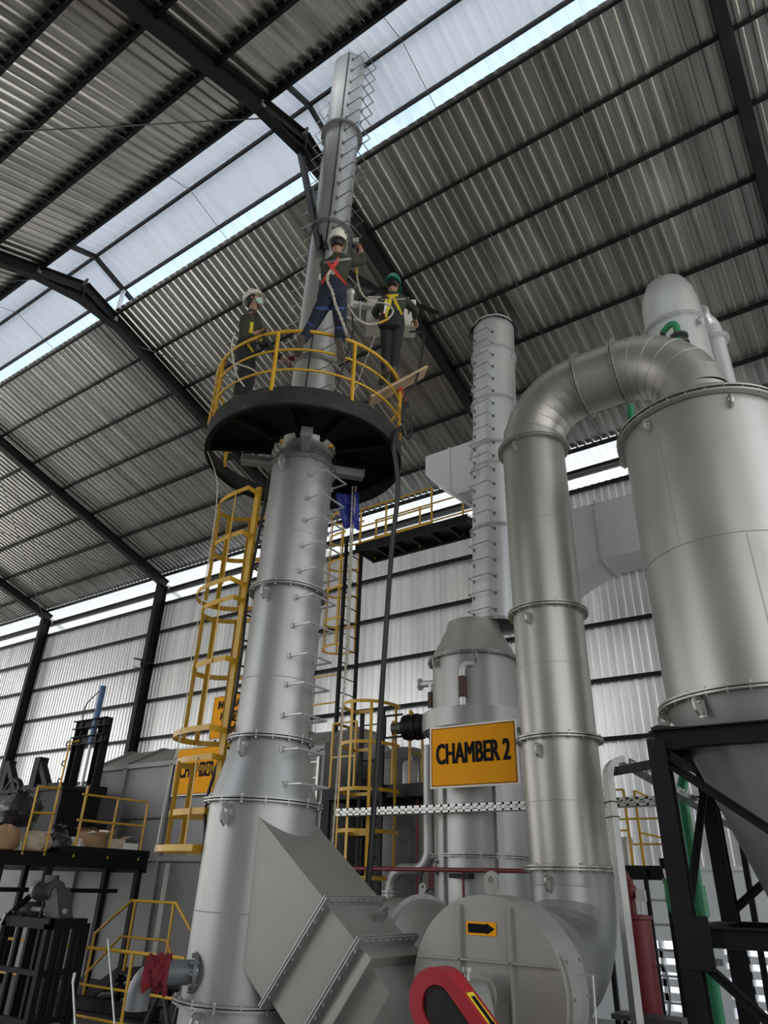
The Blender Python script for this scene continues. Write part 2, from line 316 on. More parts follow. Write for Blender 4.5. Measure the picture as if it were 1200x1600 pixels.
# portal frames
FX = [-27.8, -21.95 * 1.0 - 5.49, -20.15, -13.06, -6.19, 0.74, 7.7]
FX = [-41.5, -34.4, -27.45, -20.15, -13.06, -6.19, 0.74, 7.7]
for x in FX:
    mb = MB(); mb.ibeam((x, 14.72, 0), (x, 14.72, far_z(14.72) - 0.1), 0.2, 0.36, 0.016, up=(0, 1, 0))
    struct('wall_column', mb, M['steel'], False)
    mb = MB(); mb.ibeam((x, 14.9, far_z(14.9)), (x, 5.75, far_z(5.75)), 0.2, 0.30, 0.016)
    struct('roof_rafter', mb, M['beam'], False)
    mb = MB(); mb.ibeam((x, 5.75, near_z(5.75)), (x, -4.2, near_z(-4.2)), 0.2, 0.30, 0.016)
    struct('roof_rafter', mb, M['beam'], False)
    mb = MB()  # haunch plates under the apex
    zf, zn = far_z(6.75), near_z(4.7)
    mb.prism([(x - 0.008, 4.7, zn - 0.13), (x - 0.008, 5.75, far_z(5.75) - 0.15), (x - 0.008, 6.75, zf - 0.13), (x - 0.008, 5.75, far_z(5.75) - 0.42)], (0.016, 0, 0))
    mb.bar((x, 4.7, zn - 0.16), (x, 5.75, far_z(5.75) - 0.43), 0.2, 0.016); mb.bar((x, 5.75, far_z(5.75) - 0.43), (x, 6.75, zf - 0.16), 0.2, 0.016)
    mb.box((x, 5.75, far_z(5.75) - 0.1), (0.2, 0.03, 0.66))
    struct('rafter_haunch', mb, M['beam'], False)
    mb = MB()
    mb.bar((x, 3.7, mon_near(3.7) - 0.1), (x, 5.8, 15.52), 0.07, 0.12); mb.bar((x, 5.8, 15.52), (x, 7.9, mon_far(7.9) - 0.1), 0.07, 0.12)
    struct('ridge_rafter', mb, M['beam'], False)
    struct('ridge_post', MB().bar((x, 6.72, far_z(6.72)), (x, 6.72, mon_far(6.72) - 0.1), 0.08, 0.08), M['zinc'], False)
    struct('ridge_post', MB().bar((x, 4.7, near_z(4.7)), (x, 4.7, mon_near(4.7) - 0.1), 0.08, 0.08), M['zinc'], False)
    mb = MB().bar((x, 14.95, 11.45), (x, 15.9, 11.1), 0.1, 0.12)
    struct('canopy_bracket', mb, M['zinc'], False)
for y in (6.68, 7.85, 9.0, 10.15, 11.35, 12.55, 13.7, 14.62):
    struct('roof_purlin', MB().chan((XA, y, far_z(y) + 0.165), (XB, y, far_z(y) + 0.165), 0.05, 0.12, 0.008, up=(0, 0.309, 0.951)), M['steel'], False)
for y in (4.68, 3.62, 2.50, 1.60, 0.5, -0.6, -1.7, -2.8, -4.0):
    struct('roof_purlin', MB().chan((XA, y, near_z(y) + 0.14), (XB, y, near_z(y) + 0.14), 0.07, 0.16, 0.01, up=(0, -0.371, 0.928), flip=-1), M['steel'], False)
for y, z in ((5.8, 15.53), (6.72, mon_far(6.72) - 0.06), (4.2, mon_near(4.2) - 0.06)):
    struct('ridge_purlin', MB().chan((XA, y, z), (XB, y, z), 0.05, 0.10, 0.008), M['beam'], False)
for z in (10.72, 9.66, 8.45, 7.25, 6.01, 4.80, 3.60):
    struct('wall_girt', MB().chan((XA, 14.86, z), (XB, 14.86, z), 0.10, 0.075, 0.006, up=(0, 0, 1)), M['steel'], False)
struct('trim_2', MB().span(XA, XB, 14.86, 15.12, 2.40, 2.46), M['white'], False)
def rod(a, b, r=0.012, name='brace_rod'): struct(name, MB().tube([a, b], r, 6), M['darkrod'])
rod((-13.06, 7.4, far_z(7.4) - 0.05), (-6.19, 14.5, far_z(14.5) - 0.05)); rod((-20.15, 7.4, far_z(7.4) - .05), (-27.45, 14.5, far_z(14.5) - .05))
rod((-20.15, 14.5, far_z(14.5) - .05), (-27.45, 7.4, far_z(7.4) - .05)); rod((-13.06, 14.5, far_z(14.5) - .05), (-6.19, 7.4, far_z(7.4) - .05))
rod((-6.3, 4.9, near_z(4.9) - 0.05), (-13.0, -0.6, near_z(-0.6) - .05)); rod((-13.1, 4.9, near_z(4.9) - 0.05), (-20.1, -0.6, near_z(-0.6) - .05))

for i, x in enumerate(FX[:-1]):
    for f in (0.33, 0.67):
        xx = x + (FX[i + 1] - x) * f; struct('sag_rod', MB().tube([(xx, 6.7, far_z(6.7) + 0.08), (xx, 14.6, far_z(14.6) + 0.08)], 0.009, 5), M['darkrod']); struct('sag_rod', MB().tube([(xx, 4.6, near_z(4.6) + 0.06), (xx, -4.0, near_z(-4.0) + 0.06)], 0.009, 5), M['darkrod'])
for x in (-9.6, -16.5, -4.0, -24):
    struct('sag_rod', MB().tube([(x, 4.3, mon_near(4.3) - 0.08), (x, 5.8, 15.47), (x, 7.7, mon_far(7.7) - 0.08)], 0.008, 5), M['darkrod'])

# ================================================================== the tall stack with the work platform
CB = V((-5.33, 5.52, 0.0)); CA = V((0.0155, 0.0100, 1.0))
def cax(z): return CB + CA * z
def bolts(mb, c, ax, R, n, r=0.014, h=0.04, a0=0):
    ax = V(ax).normalized(); u = ax.orthogonal().normalized(); v = ax.cross(u)
    for i in range(n):
        a = a0 + 2 * math.pi * i / n; p = V(c) + u * (R * math.cos(a)) + v * (R * math.sin(a)); mb.cyl(p - ax * h / 2, p + ax * h / 2, r, n=6)
def flange(name, c, ax, r0, r1, h, m, parent, nb=16, gap=0.012):
    """a bolted pair of flange rings"""
    ax = V(ax).normalized(); mb = MB(); mb.ring(V(c) + ax * (h / 2 + gap / 2), r0, r1, h, ax); mb.ring(V(c) - ax * (h / 2 + gap / 2), r0, r1, h, ax)
    bolts(mb, c, ax, r1 - 0.025, nb, 0.011, 2 * h + 0.05); return mb.build(name, m, parent)
def lug(c, out, up, m, parent, s=0.12):
    """lifting eye plate with two ribs, standing off a shell"""
    out = V(out).normalized(); up = V(up).normalized(); sd = out.cross(up).normalized(); mb = MB()
    prof = [(-0.35, -0.9), (0.35, -0.9), (0.62, 0.25), (0.5, 0.7), (0.2, 0.95), (-0.2, 0.95), (-0.5, 0.7), (-0.62, 0.25)]
    outer = [V(c) + sd * (x * s) + up * (y * s) for x, y in prof]
    k = 12; hole = [V(c) + up * (0.35 * s) + sd * (0.25 * s * math.cos(2 * math.pi * i / k)) + up * (0.25 * s * math.sin(2 * math.pi * i / k)) for i in range(k)]
    # plate as quads between hole and outline samples
    ring = []
    for i in range(k):
        d = (hole[i] - (V(c) + up * 0.35 * s)).normalized(); best = None
        for j in range(8):
            a, b = outer[j], outer[(j + 1) % 8]; o = V(c) + up * 0.35 * s
            ex = (b - a); A = [[d.dot(sd), -ex.dot(sd)], [d.dot(up), -ex.dot(up)]]; rhs = [(a - o).dot(sd), (a - o).dot(up)]
            D = A[0][0] * A[1][1] - A[0][1] * A[1][0]
            if abs(D) < 1e-9: continue
            t = (rhs[0] * A[1][1] - A[0][1] * rhs[1]) / D; q = (A[0][0] * rhs[1] - A[1][0] * rhs[0]) / D
            if t > 0 and -1e-6 <= q <= 1 + 1e-6: best = o + d * t
        ring.append(best or outer[0])
    th = out * 0.012; vs = []
    for h_, r_ in zip(hole, ring): vs += [h_ - th, r_ - th, h_ + th, r_ + th]
    fs = []
    for i in range(k):
        a, b = i * 4, ((i + 1) % k) * 4; fs += [(a, a + 1, b + 1, b), (a + 2, b + 2, b + 3, a + 3), (a + 1, a + 3, b + 3, b + 1), (a, b, b + 2, a + 2)]
    mb.add(vs, fs)
    mb.box(V(c) + sd * (0.42 * s) - up * (0.25 * s), (0.012, 0.07, s * 1.5), (sd, out, up))
    return mb.build('lifting_lug', m, parent, ang=25)
def staple(c, rad, tan, r, wd, proj, m, parent, tr=0.009, drop=0.0):
    rad, tan, c = V(rad).normalized(), V(tan).normalized(), V(c); b = math.sqrt(max(1e-4, r * r - wd * wd / 4)) - 0.01
    a1 = c + rad * b - tan * (wd / 2); b1 = c + rad * b + tan * (wd / 2); o1 = c + rad * (r + proj) - tan * (wd / 2); o2 = c + rad * (r + proj) + tan * (wd / 2)
    dn = V((0, 0, -drop)); mb = MB().tube([a1, o1 + dn, o2 + dn, b1], tr, 6)
    for q in (a1, b1): mb.box(q + rad * 0.012, (0.012, 0.06, 0.06), (rad, tan, EZ))
    return mb.build('rung', m, parent)

chim = thing('exhaust_stack', 'tallest silver exhaust stack, running up through the round yellow-railed work platform to the roof ridge', 'chimney', cax(0))
S, D = M['silver'], M['duct']
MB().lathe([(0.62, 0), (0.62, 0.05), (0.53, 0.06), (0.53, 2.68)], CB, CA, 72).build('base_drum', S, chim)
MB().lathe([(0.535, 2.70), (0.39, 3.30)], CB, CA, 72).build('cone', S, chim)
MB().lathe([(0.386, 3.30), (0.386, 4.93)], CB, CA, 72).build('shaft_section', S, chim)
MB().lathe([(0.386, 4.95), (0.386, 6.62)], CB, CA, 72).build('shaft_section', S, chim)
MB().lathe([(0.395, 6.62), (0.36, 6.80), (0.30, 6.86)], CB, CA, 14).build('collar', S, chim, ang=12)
for a, b in ((6.80, 8.26), (8.28, 10.93), (10.95, 13.40), (13.42, 16.6)): MB().lathe([(0.29, a), (0.29, b)], CB, CA, 72).build('shaft_section', M['silver_ridge_lit'], chim)
for z, r0, r1 in ((1.07, 0.50, 0.60), (2.69, 0.50, 0.60), (3.30, 0.36, 0.455), (4.94, 0.36, 0.455), (6.62, 0.36, 0.43), (8.27, 0.27, 0.35), (10.94, 0.27, 0.36), (13.41, 0.27, 0.36)):
    flange('flange', cax(z), CA, r0, r1, 0.014, S, chim, 16)
ToCam = V((0.69, -0.73, 0))
for z, r, aa in ((2.55, 0.54, -84), (3.18, 0.42, -84), (4.84, 0.40, -84), (6.52, 0.40, -84), (0.93, 0.54, -84)):
    a = math.radians(aa); out = V((math.cos(a), math.sin(a), 0)); lug(cax(z) + out * (r + 0.03), V((out.y, -out.x, 0)), EZ, S, chim, 0.11)
for z0, z1, r in ((1.1, 2.66, 0.531), (3.33, 4.9, 0.387), (4.98, 6.58, 0.387)):
    hw = math.degrees(0.07 / r); mb = MB().lathe([(r - 0.004, z0), (r + 0.006, z0), (r + 0.006, z1), (r - 0.004, z1)], CB, CA, 8, -66 - hw, -66 + hw, closed=True, ref=EX); mb.build('seam_strip', M['silver'], chim)
for z in (1.75, 3.9, 5.6, 9.4, 12.1, 14.6):
    r = 0.53 if z < 2.6 else 0.386 if z < 6.6 else 0.29; MB().lathe([(r - 0.002, -0.006), (r + 0.003, 0), (r - 0.002, 0.006)], cax(z), CA, 64).build('weld_seam', M['seam'], chim)
for px, py in ((537, 759), (533, 794), (531, 828), (527, 866), (524, 905), (522, 946), (519, 989), (515, 1035), (512, 1079), (508, 1126)):
    z = atX(px, py, -4.72).z; staple(cax(z), EX, EY, 0.386, 0.41, 0.17, M['rod'], chim, 0.013)
for py, r in ((1179, 0.42), (1233, 0.50)):
    z = atX(510, py, -4.70).z; staple(cax(z), EX, EY, r, 0.41, 0.14, M['rod'], chim, 0.013)
z = 7.35
while z < 16.4: staple(cax(z), EX, EY, 0.29, 0.36, 0.20, M['darkrod'] if z > 10 else M['rod'], chim, 0.010); z += 0.345
z = 8.5
while z < 14.6: staple(cax(z), -EX, EY, 0.29, 0.36, 0.20, M['rod'], chim, 0.008); z += 0.345
for z in (9.55, 10.9, 12.0, 13.6, 15.2):
    mb = MB(); a = math.radians(-50); o_ = V((math.cos(a), math.sin(a), 0)); mb.tube([cax(z) + o_ * 0.28, cax(z) + o_ * 0.40 + EZ * 0.01], 0.006, 6)
    mb.ball(cax(z) + o_ * 0.40, 0.016, 8); mb.build('cable_hook', M['rod'], chim)

# round work platform
pf = thing('work_platform', 'round black-skirted platform with yellow railing hung around the tallest stack', 'platform', cax(6.75))
pc = cax(6.75); R = 1.25
mb = MB().ring(pc + EZ * 0.215, 0.40, R - 0.01, 0.03, n=72, a0=215, a1=500); mb.build('deck_plate', M['black'], pf)
MB().ring(pc + EZ * 0.125, R - 0.01, R, 0.25, n=96).build('skirt_band', M['scuffed'], pf)
MB().ring(pc + EZ * 0.01, R - 0.07, R, 0.012, n=96).build('skirt_lip', M['black'], pf)
for k in range(9):
    a = math.radians(20 + 40 * k); o_ = V((math.cos(a), math.sin(a), 0))
    if k == 4: continue
    MB().bar(pc + o_ * 0.42 + EZ * 0.15, pc + o_ * 1.23 + EZ * 0.15, 0.05, 0.09).build('joist', M['black'], pf)
for px, py in ((478, 690), (405, 720), (540, 738)):
    p = atZ(px, py, 6.71); d = (p - pc); d.z = 0; d.normalize()
    mb = MB().chan(pc + d * 0.33 + EZ * -0.05, pc + d * 0.78 + EZ * -0.05, 0.11, 0.11, 0.01); mb.box(pc + d * 0.78 + EZ * -0.04, (0.012, 0.14, 0.13), (d, EZ.cross(d), EZ)); mb.build('support_bracket', S, pf)
def circ(c, r, n=96, a0=0, a1=360):
    return [V(c) + V((math.cos(math.radians(a0 + (a1 - a0) * i / n)) * r, math.sin(math.radians(a0 + (a1 - a0) * i / n)) * r, 0)) for i in range(n + (0 if a1 - a0 == 360 else 1))]
for h, rr in ((1.085, 0.024), (0.80, 0.015), (0.50, 0.015)):
    MB().tube(circ(pc + EZ * h, R - 0.01, 96, -172, 152), rr, 10).build('rail', M['yellow'], pf)
for a in (-112, -68, -24, 22, 66, 110, 148, -168):
    q = pc + V((math.cos(math.radians(a)), math.sin(math.radians(a)), 0)) * (R - 0.01); MB().cyl(q + EZ * 0.2, q + EZ * 1.085, 0.024, n=10).build('rail_post', M['yellow'], pf)

# black bracing from the roof frame to the stack
def strut(a, b, label, wd=0.11): return solo('brace_bar', MB().box((V(a) + V(b)) / 2, ((V(b) - V(a)).length, wd, 0.008), MB().frame(a, b)[:3]).box((V(a) + V(b)) / 2 + MB().frame(a, b)[1] * (wd / 2), ((V(b) - V(a)).length, 0.008, wd), MB().frame(a, b)[:3]), M['black'], label, 'brace')
foot = atD(503, 391, 7.22)
strut((-6.19, 5.75, 14.0), foot, 'black angle bar dropping from the roof apex to the left of the middle worker')
strut((-6.05, 6.1, 13.2), foot + V((0.05, 0.03, 0.02)), 'shorter black angle bar meeting the long one beside the stack', 0.10)
strut(cax(10.1) + V((0.30, 0.12, 0)), (-6.0, 9.9, 13.05), 'upper black angle bar between the stack and the roof rafter behind the green helmet', 0.09)
strut(cax(9.9) + V((0.28, 0.0, 0)), atY(682, 490, 9.2), 'long black angle bar behind the green helmet, its free end pointing right', 0.09)

# ladder with a safety cage up the left side of the stack
def hoop(mb, c, face, side, w, depth, bh=0.06, t=0.006, n=20):
    """flat bar hoop: starts and ends on the stringers, bulging along face"""
    face, side = V(face), V(side); pts = []
    for i in range(n + 1):
        a = math.pi * i / n; pts.append(V(c) + side * (w * math.cos(a)) + face * (depth * (math.sin(a) ** 0.75)))
    for k in range(n):
        a, b = pts[k], pts[k + 1]; o_ = ((a + b) / 2 - V(c)); o_.z = 0; mb.bar(a, b + (b - a) * 0.04, t, bh)
    return pts
lad = thing('caged_ladder', 'yellow caged ladder up the left side of the tallest stack, below the round platform', 'ladder', (-5.74, 5.55, 2.1))
LX = -5.76
for y in (5.35, 5.78):
    MB().bar((LX - 0.02, y, 2.15), (LX + 0.03, y, 6.42 if y < 5.5 else 7.9), 0.045, 0.075, up=EX).build('stringer', M['yellow'], lad)
z = 2.35
while z < 6.6: MB().cyl((LX, 5.35, z), (LX, 5.78, z), 0.011, n=8).build('rung', M['black'], lad); z += 0.3
for z in (2.4, 3.6, 4.9, 6.2): MB().bar((LX, 5.75, z), cax(z) + V((-0.36, 0.1, 0)), 0.04, 0.008).build('wall_tie', M['black'], lad)
for zs in ((2.28, 2.62, 3.14), (3.42, 4.18, 4.90), (5.10, 5.74, 6.36)):
    pts = None
    for i, z in enumerate(zs):
        mb = MB(); flare = 0.09 if i == 0 else 0.0
        pts = hoop(mb, (LX, 5.565, z), (-1, 0, 0), (0, 1, 0), 0.37 + flare, 0.82 + flare); mb.build('cage_hoop', M['yellow'], lad)
        MB().bar((LX, 5.565 - 0.37 - flare, z), (LX, 5.36, z), 0.006, 0.06).build('hoop_bracket', M['yellow'], lad)
    for a in (10, 40, 75, 105, 140, 170):
        a = math.radians(a); p = V((LX, 5.565, 0)) + V((0, 1, 0)) * (0.37 * math.cos(a)) + V((-1, 0, 0)) * (0.82 * math.sin(a) ** 0.75)
        MB().bar(p + EZ * zs[0], p + EZ * zs[-1], 0.006, 0.06, up=V((p.x - LX, p.y - 5.565, 0)).cross(EZ)).build('cage_strip', M['yellow'], lad)

# ================================================================== outlet duct from the fan into the stack
u = V((0.79, 0, -0.613)).normalized(); n_ = V((0.613, 0, 0.79)).normalized()
od = thing('outlet_duct', 'square grey duct sloping down from the stack base to the fan, with bolted flanges', 'duct', (-4.4, 5.54, 1.1))
Y0, Y1 = 5.14, 5.96
B_ = V((-4.10, 0, 1.88)); C_ = V((-4.68, 0, 1.14)); A_ = B_ - u * 1.40; Dn = C_ - u * 0.6
MB().prism([p + EY * Y0 for p in (A_, B_, C_, Dn)], EY * (Y1 - Y0)).build('upper_section', M['dusty'], od)
def rect(c, s, hn, hy): c = V(c); return [c + n_ * (hn * a) + EY * (hy * b) for a, b in ((1, -1), (1, 1), (-1, 1), (-1, -1))]
mid = (B_ + C_) / 2 + EY * ((Y0 + Y1) / 2); H0 = 0.47
def sflange(t, hn, hy):
    mb = MB(); c = mid + u * t
    for dt in (-0.011, 0.011): mb.box(c + u * dt, (0.012, 2 * hn + 0.10, 2 * hy + 0.10), (u, n_, EY))
    for sgn in (-1, 1):
        for k in range(8):
            f = -1 + 2 * (k + 0.5) / 8
            for p in (c + n_ * (f * hn) + EY * (sgn * (hy + 0.025)), c + EY * (f * hy) + n_ * (sgn * (hn + 0.025))): mb.cyl(p - u * 0.035, p + u * 0.035, 0.011, n=6)
    mb.build('flange', S, od)
sflange(0.0, 0.46, 0.39)
MB().loft([rect(mid + u * 0.01, 1, 0.44, 0.37), rect(mid + u * 0.42, 1, 0.44, 0.37)]).build('middle_section', M['dusty'], od)
sflange(0.44, 0.46, 0.39)
MB().loft([rect(mid + u * 0.45, 1, 0.43, 0.36), rect(mid + u * 0.56, 1, 0.46, 0.39), rect(mid + u * 0.60, 1, 0.46, 0.39), rect(mid + u * 0.60, 1, 0.40, 0.33)]).build('expansion_joint', M['dusty'], od)
MB().loft([rect(mid + u * 0.58, 1, 0.37, 0.31), rect(mid + u * 0.82, 1, 0.36, 0.29)]).build('lower_section', M['dusty'], od)
e1 = rect(mid + u * 0.82, 1, 0.36, 0.29)
e2 = [V((-3.32, 5.53, 1.02)), V((-3.32, 5.86, 1.02)), V((-3.32, 5.86, 0.52)), V((-3.32, 5.53, 0.52))]
MB().loft([e1, e2]).build('fan_transition', M['dusty'], od)
lug(mid + u * 0.2 + n_ * 0.49 + EY * 0.15, n_.cross(V((0, 1, 0))), n_, S, od, 0.10)

# ================================================================== fan
fan = thing('centrifugal_fan', 'large grey fan casing with welded ribs and an orange arrow plate, low in front', 'fan', (-2.83, 5.7, 0))
fc = V((-2.83, 5.50, 1.34)); FR = 0.60
def scroll(th): # spiral radius, angle from +x counter-clockwise seen from the front
    return FR * (1.0 + 0.10 * ((math.radians(0) + th) % (2 * math.pi)) / (2 * math.pi))
prof = [fc + V((math.cos(a), 0, math.sin(a))) * scroll(a - math.radians(-40)) for a in [2 * math.pi * i / 72 for i in range(72)]]
MB().prism(prof, EY * 0.40).build('casing', M['fan'], fan, ang=50)
MB().span(-3.40, -2.83, 5.52, 5.88, 0.52, 1.0).build('outlet', M['fan'], fan)
fy = fc.y - 0.012
mb = MB().box((-3.04, fy, 1.34), (0.012, 0.05, 1.10)); mb.box((-2.62, fy, 1.34), (0.012, 0.05, 1.10)); mb.build('stiffener_rib', M['fan'], fan)
mb = MB().box((-2.83, fy, 1.53), (1.16, 0.05, 0.012)); mb.box((-2.83, fy, 1.02), (1.10, 0.05, 0.012)); mb.build('stiffener_rib', M['fan'], fan)
lug(fc + V((0.0, 0.15, FR * 1.06 + 0.05)), EY, EZ, M['fan'], fan, 0.11)
pl = MB().box((-2.86, fy + 0.006, 1.735), (0.25, 0.006, 0.09)).build('direction_plate', M['orange'], fan)
mb = MB().prism([(x - 2.86, fy + 0.001, z + 1.735) for x, z in ((-0.11, -0.03), (0.05, -0.03), (0.05, -0.038), (0.115, 0), (0.05, 0.038), (0.05, 0.03), (-0.11, 0.03))], (0, 0.004, 0)); lift(mb.build('arrow', M['signink'], pl), 'black arrow pointing right')
hd = V((math.cos(math.radians(-2)), 0, math.sin(math.radians(-2)))); ht = V((-hd.z, 0, hd.x))
dr = MB().ring(fc + EY * 0.2, 0.60, 0.632, 0.31, EY, 12, -24, 22, ref=EX)
for a in (-20, 0, 18):
    for b in (-0.125, 0.125):
        a_ = math.radians(a); o_ = V((math.cos(a_), 0, -math.sin(a_))); dr.cyl(fc + o_ * 0.62 + EY * (0.2 + b), fc + o_ * 0.65 + EY * (0.2 + b), 0.012, n=6)
dr = dr.build('access_door', M['fan'], fan)
c_ = fc + hd * 0.66 + EY * 0.25
MB().tube([c_ + ht * 0.16 - hd * 0.03, c_ + ht * 0.16 + hd * 0.05, c_ - ht * 0.16 + hd * 0.05, c_ - ht * 0.16 - hd * 0.03], 0.008, 6).build('door_handle', M['zinc'], dr)
MB().cyl((-2.83, 5.9, 1.38), (-2.85, 6.42, 1.38), 0.41, 0.43, 48).build('inlet_cone', S, fan)
flange('inlet_flange', (-2.85, 6.44, 1.38), EY, 0.40, 0.50, 0.016, S, fan, 14)
MB().cyl((-2.83, 5.02, 1.33), (-2.83, 5.5, 1.33), 0.035, n=16).build('shaft', M['zinc'], fan)
mb = MB().cyl((-2.83, 5.10, 1.33), (-2.83, 5.36, 1.33), 0.10, n=28); mb.ring((-2.83, 5.38, 1.33), 0.03, 0.13, 0.03, EY, 28); mb.cyl((-2.83, 5.2, 1.42), (-2.83, 5.2, 1.49), 0.022, n=12); mb.cyl((-2.83, 5.2, 1.48), (-2.83, 5.2, 1.51), 0.04, n=12)
mb.prism([(-2.99, 5.15, 1.12), (-2.67, 5.15, 1.12), (-2.72, 5.15, 1.36), (-2.94, 5.15, 1.36)], (0, 0.18, 0)); mb.build('bearing_housing', M['fan'], fan)
mb = MB().span(-3.05, -2.6, 5.08, 5.42, 0.0, 1.13); mb.build('bearing_pedestal', M['fan'], fan)
mb = MB()
for x in (-3.3, -2.36):
    for y in (5.56, 5.86): mb.bar((x, y, 0), (x, y, 0.95), 0.08)
for y in (5.56, 5.86): mb.bar((-3.3, y, 0.7), (-2.36, y, 0.7), 0.08)
mb.build('support_frame', M['black'], fan)
# red belt guard
bgd = thing('belt_guard', 'dark red belt guard with a wire mesh window, in front of the fan', 'guard', (-2.6, 4.93, 0))
c1 = V((-2.885, 4.84, 1.325)); bd = V((0.72, 0, -0.694)).normalized(); bn = V((0.694, 0, 0.72)).normalized(); L_ = 0.95
def stad(c, r, L, n=18, r2=None, k=1.0):
    r2 = r2 or r; return [V(c) + bn * (r * math.cos(a)) - bd * (r * k * math.sin(a)) for a in [math.pi * i / n for i in range(n + 1)]] + [V(c) + bd * L - bn * (r2 * math.cos(a)) + bd * (r2 * k * math.sin(a)) for a in [math.pi * i / n for i in range(n + 1)]]
o_out, o_in = stad(c1, 0.20, L_), stad(c1 + bd * 0.02, 0.115, L_ - 0.05)
m_ = len(o_out); vs = []; fs = []
for a, b in zip(o_out, o_in): vs += [a, b, a + EY * 0.17, b + EY * 0.02]
for i in range(m_):
    a, b = 4 * i, 4 * ((i + 1) % m_); fs += [(a, b, b + 1, a + 1), (a, a + 2, b + 2, b), (a + 1, b + 1, b + 3, a + 3)]
mb = MB().add(vs, fs); mb.prism([p + EY * 0.165 for p in o_out], (0, 0.006, 0)); mb.build('cover', M['red'], bgd, ang=45)
mb = MB(); W = 0.115
k = -W
while k < L_ + W:
    lo = max(-W, -1); 
    for sg in (1, -1):
        pts = []
        for s_ in [i / 24 for i in range(-24, 25)]:
            x = k + s_ * W * sg; y = s_ * W
            ok = (0 <= x <= L_ - 0.05 and abs(y) <= W) or (x < 0 and x * x + y * y < W * W) or (x > L_ - 0.05 and (x - L_ + 0.05) ** 2 + y * y < W * W)
            if ok: pts.append(c1 + bd * (x + 0.02) + bn * y + EY * 0.015)
        if len(pts) > 3: mb.tube([pts[0], pts[-1]], 0.0022, 4)
    k += 0.016
mb.build('mesh_window', M['mesh'], bgd)
MB().prism([p + EY * 0.06 for p in stad(c1 + bd * 0.02, 0.09, 0.02)], (0, 0.05, 0)).build('pulley', M['motor'], bgd)
MB().prism([p + EY * 0.05 for p in stad(c1 + bd * 0.02, 0.085, L_ - 0.1)][0:1] + [p + EY * 0.05 for p in stad(c1 + bd * 0.02, 0.085, L_ - 0.1)][1:], (0, 0.02, 0)).build('drive_belt', M['rubber'], bgd)
st = MB().box(c1 + bd * 0.26 + bn * 0.201 + EY * 0.085, (0.30, 0.09, 0.004), (bd, EY, bn)).build('arrow_sticker', M['strap_y'], bgd)
cc = c1 + bd * 0.26 + bn * 0.2045 + EY * 0.085
MB().prism([cc + bd * x + EY * y for x, y in ((-0.12, -0.022), (0.06, -0.022), (0.06, -0.034), (0.13, 0), (0.06, 0.034), (0.06, 0.022), (-0.12, 0.022))], bn * 0.002).build('arrow', M['signink'], st)
MB().bar(c1 + bd * 0.75 + EY * 0.2, V((-2.35, 5.05, 0)), 0.07).build('post', M['black'], bgd)

# ================================================================== goose-neck duct
gd = thing('gooseneck_duct', 'round steel duct rising from the fan and bending over into the big silo top', 'duct', (-2.88, 7.5, 0.9))
DX, DY, r = -2.88, 7.5, 0.402
for a, b in ((2.20, 3.42), (3.44, 4.86), (4.88, 7.16)): MB().lathe([(r, a), (r, b)], (DX, DY, 0), EZ, 64).build('duct_section', D, gd)
MB().tube(arc((DX + 0.78, DY, 7.18), 0.78, -EX, EZ, 0, 90, 6), r, 56, cap=False).build('elbow', D, gd, ang=9)
MB().cyl((DX + 0.78, DY, 7.96), (-1.60, DY, 7.96), r, n=56, cap=False).build('duct_section', D, gd)
MB().tube(arc((-1.60, DY, 7.18), 0.78, EZ, EX, 0, 90, 6), r, 56, cap=False).build('elbow', D, gd, ang=9)
MB().lathe([(r, 6.98), (r, 7.19)], (-0.82, DY, 0), EZ, 56).build('duct_section', D, gd)
for cx_, s_ in ((DX + 0.78, -1), (-1.60, 1)):
    for k in range(1, 6):
        a = math.radians(15 * k); c = V((cx_ + s_ * 0.78 * math.cos(a), DY, 7.18 + 0.78 * math.sin(a))); MB().lathe([(r - 0.004, -0.006), (r + 0.005, 0), (r - 0.004, 0.006)], c, (-s_ * math.sin(a), 0, math.cos(a)), 48).build('mitre_seam', M['seam'], gd)
for z in (2.20, 3.43, 4.87, 7.17): flange('flange', (DX, DY, z), EZ, 0.38, 0.465, 0.016, D, gd, 18)
for x in (DX + 0.78, -1.60): flange('flange', (x, DY, 7.96), EX, 0.38, 0.45, 0.014, D, gd, 16)
flange('flange', (-0.82, DY, 7.02), EZ, 0.38, 0.47, 0.014, D, gd, 18)
MB().tube([V((DX, DY, 2.2)), V((DX, DY, 2.05))] + arc((DX, DY - 0.62, 2.0), 0.62, EY, -EZ, 0, 90, 5) + [V((DX, 6.46, 1.38))], r, 56, cap=False).build('elbow', S, gd, ang=9)
for z in (2.06, 3.28, 4.72, 7.04):
    a = math.radians(-100); o_ = V((math.cos(a), math.sin(a), 0)); lug(V((DX, DY, z)) + o_ * (r + 0.03), V((o_.y, -o_.x, 0)), EZ, D, gd, 0.08)
for z in (2.8, 4.2, 6.0): MB().lathe([(r - 0.002, -0.004), (r + 0.002, 0), (r - 0.002, 0.004)], (DX, DY, z), EZ, 56).build('weld_seam', D, gd)

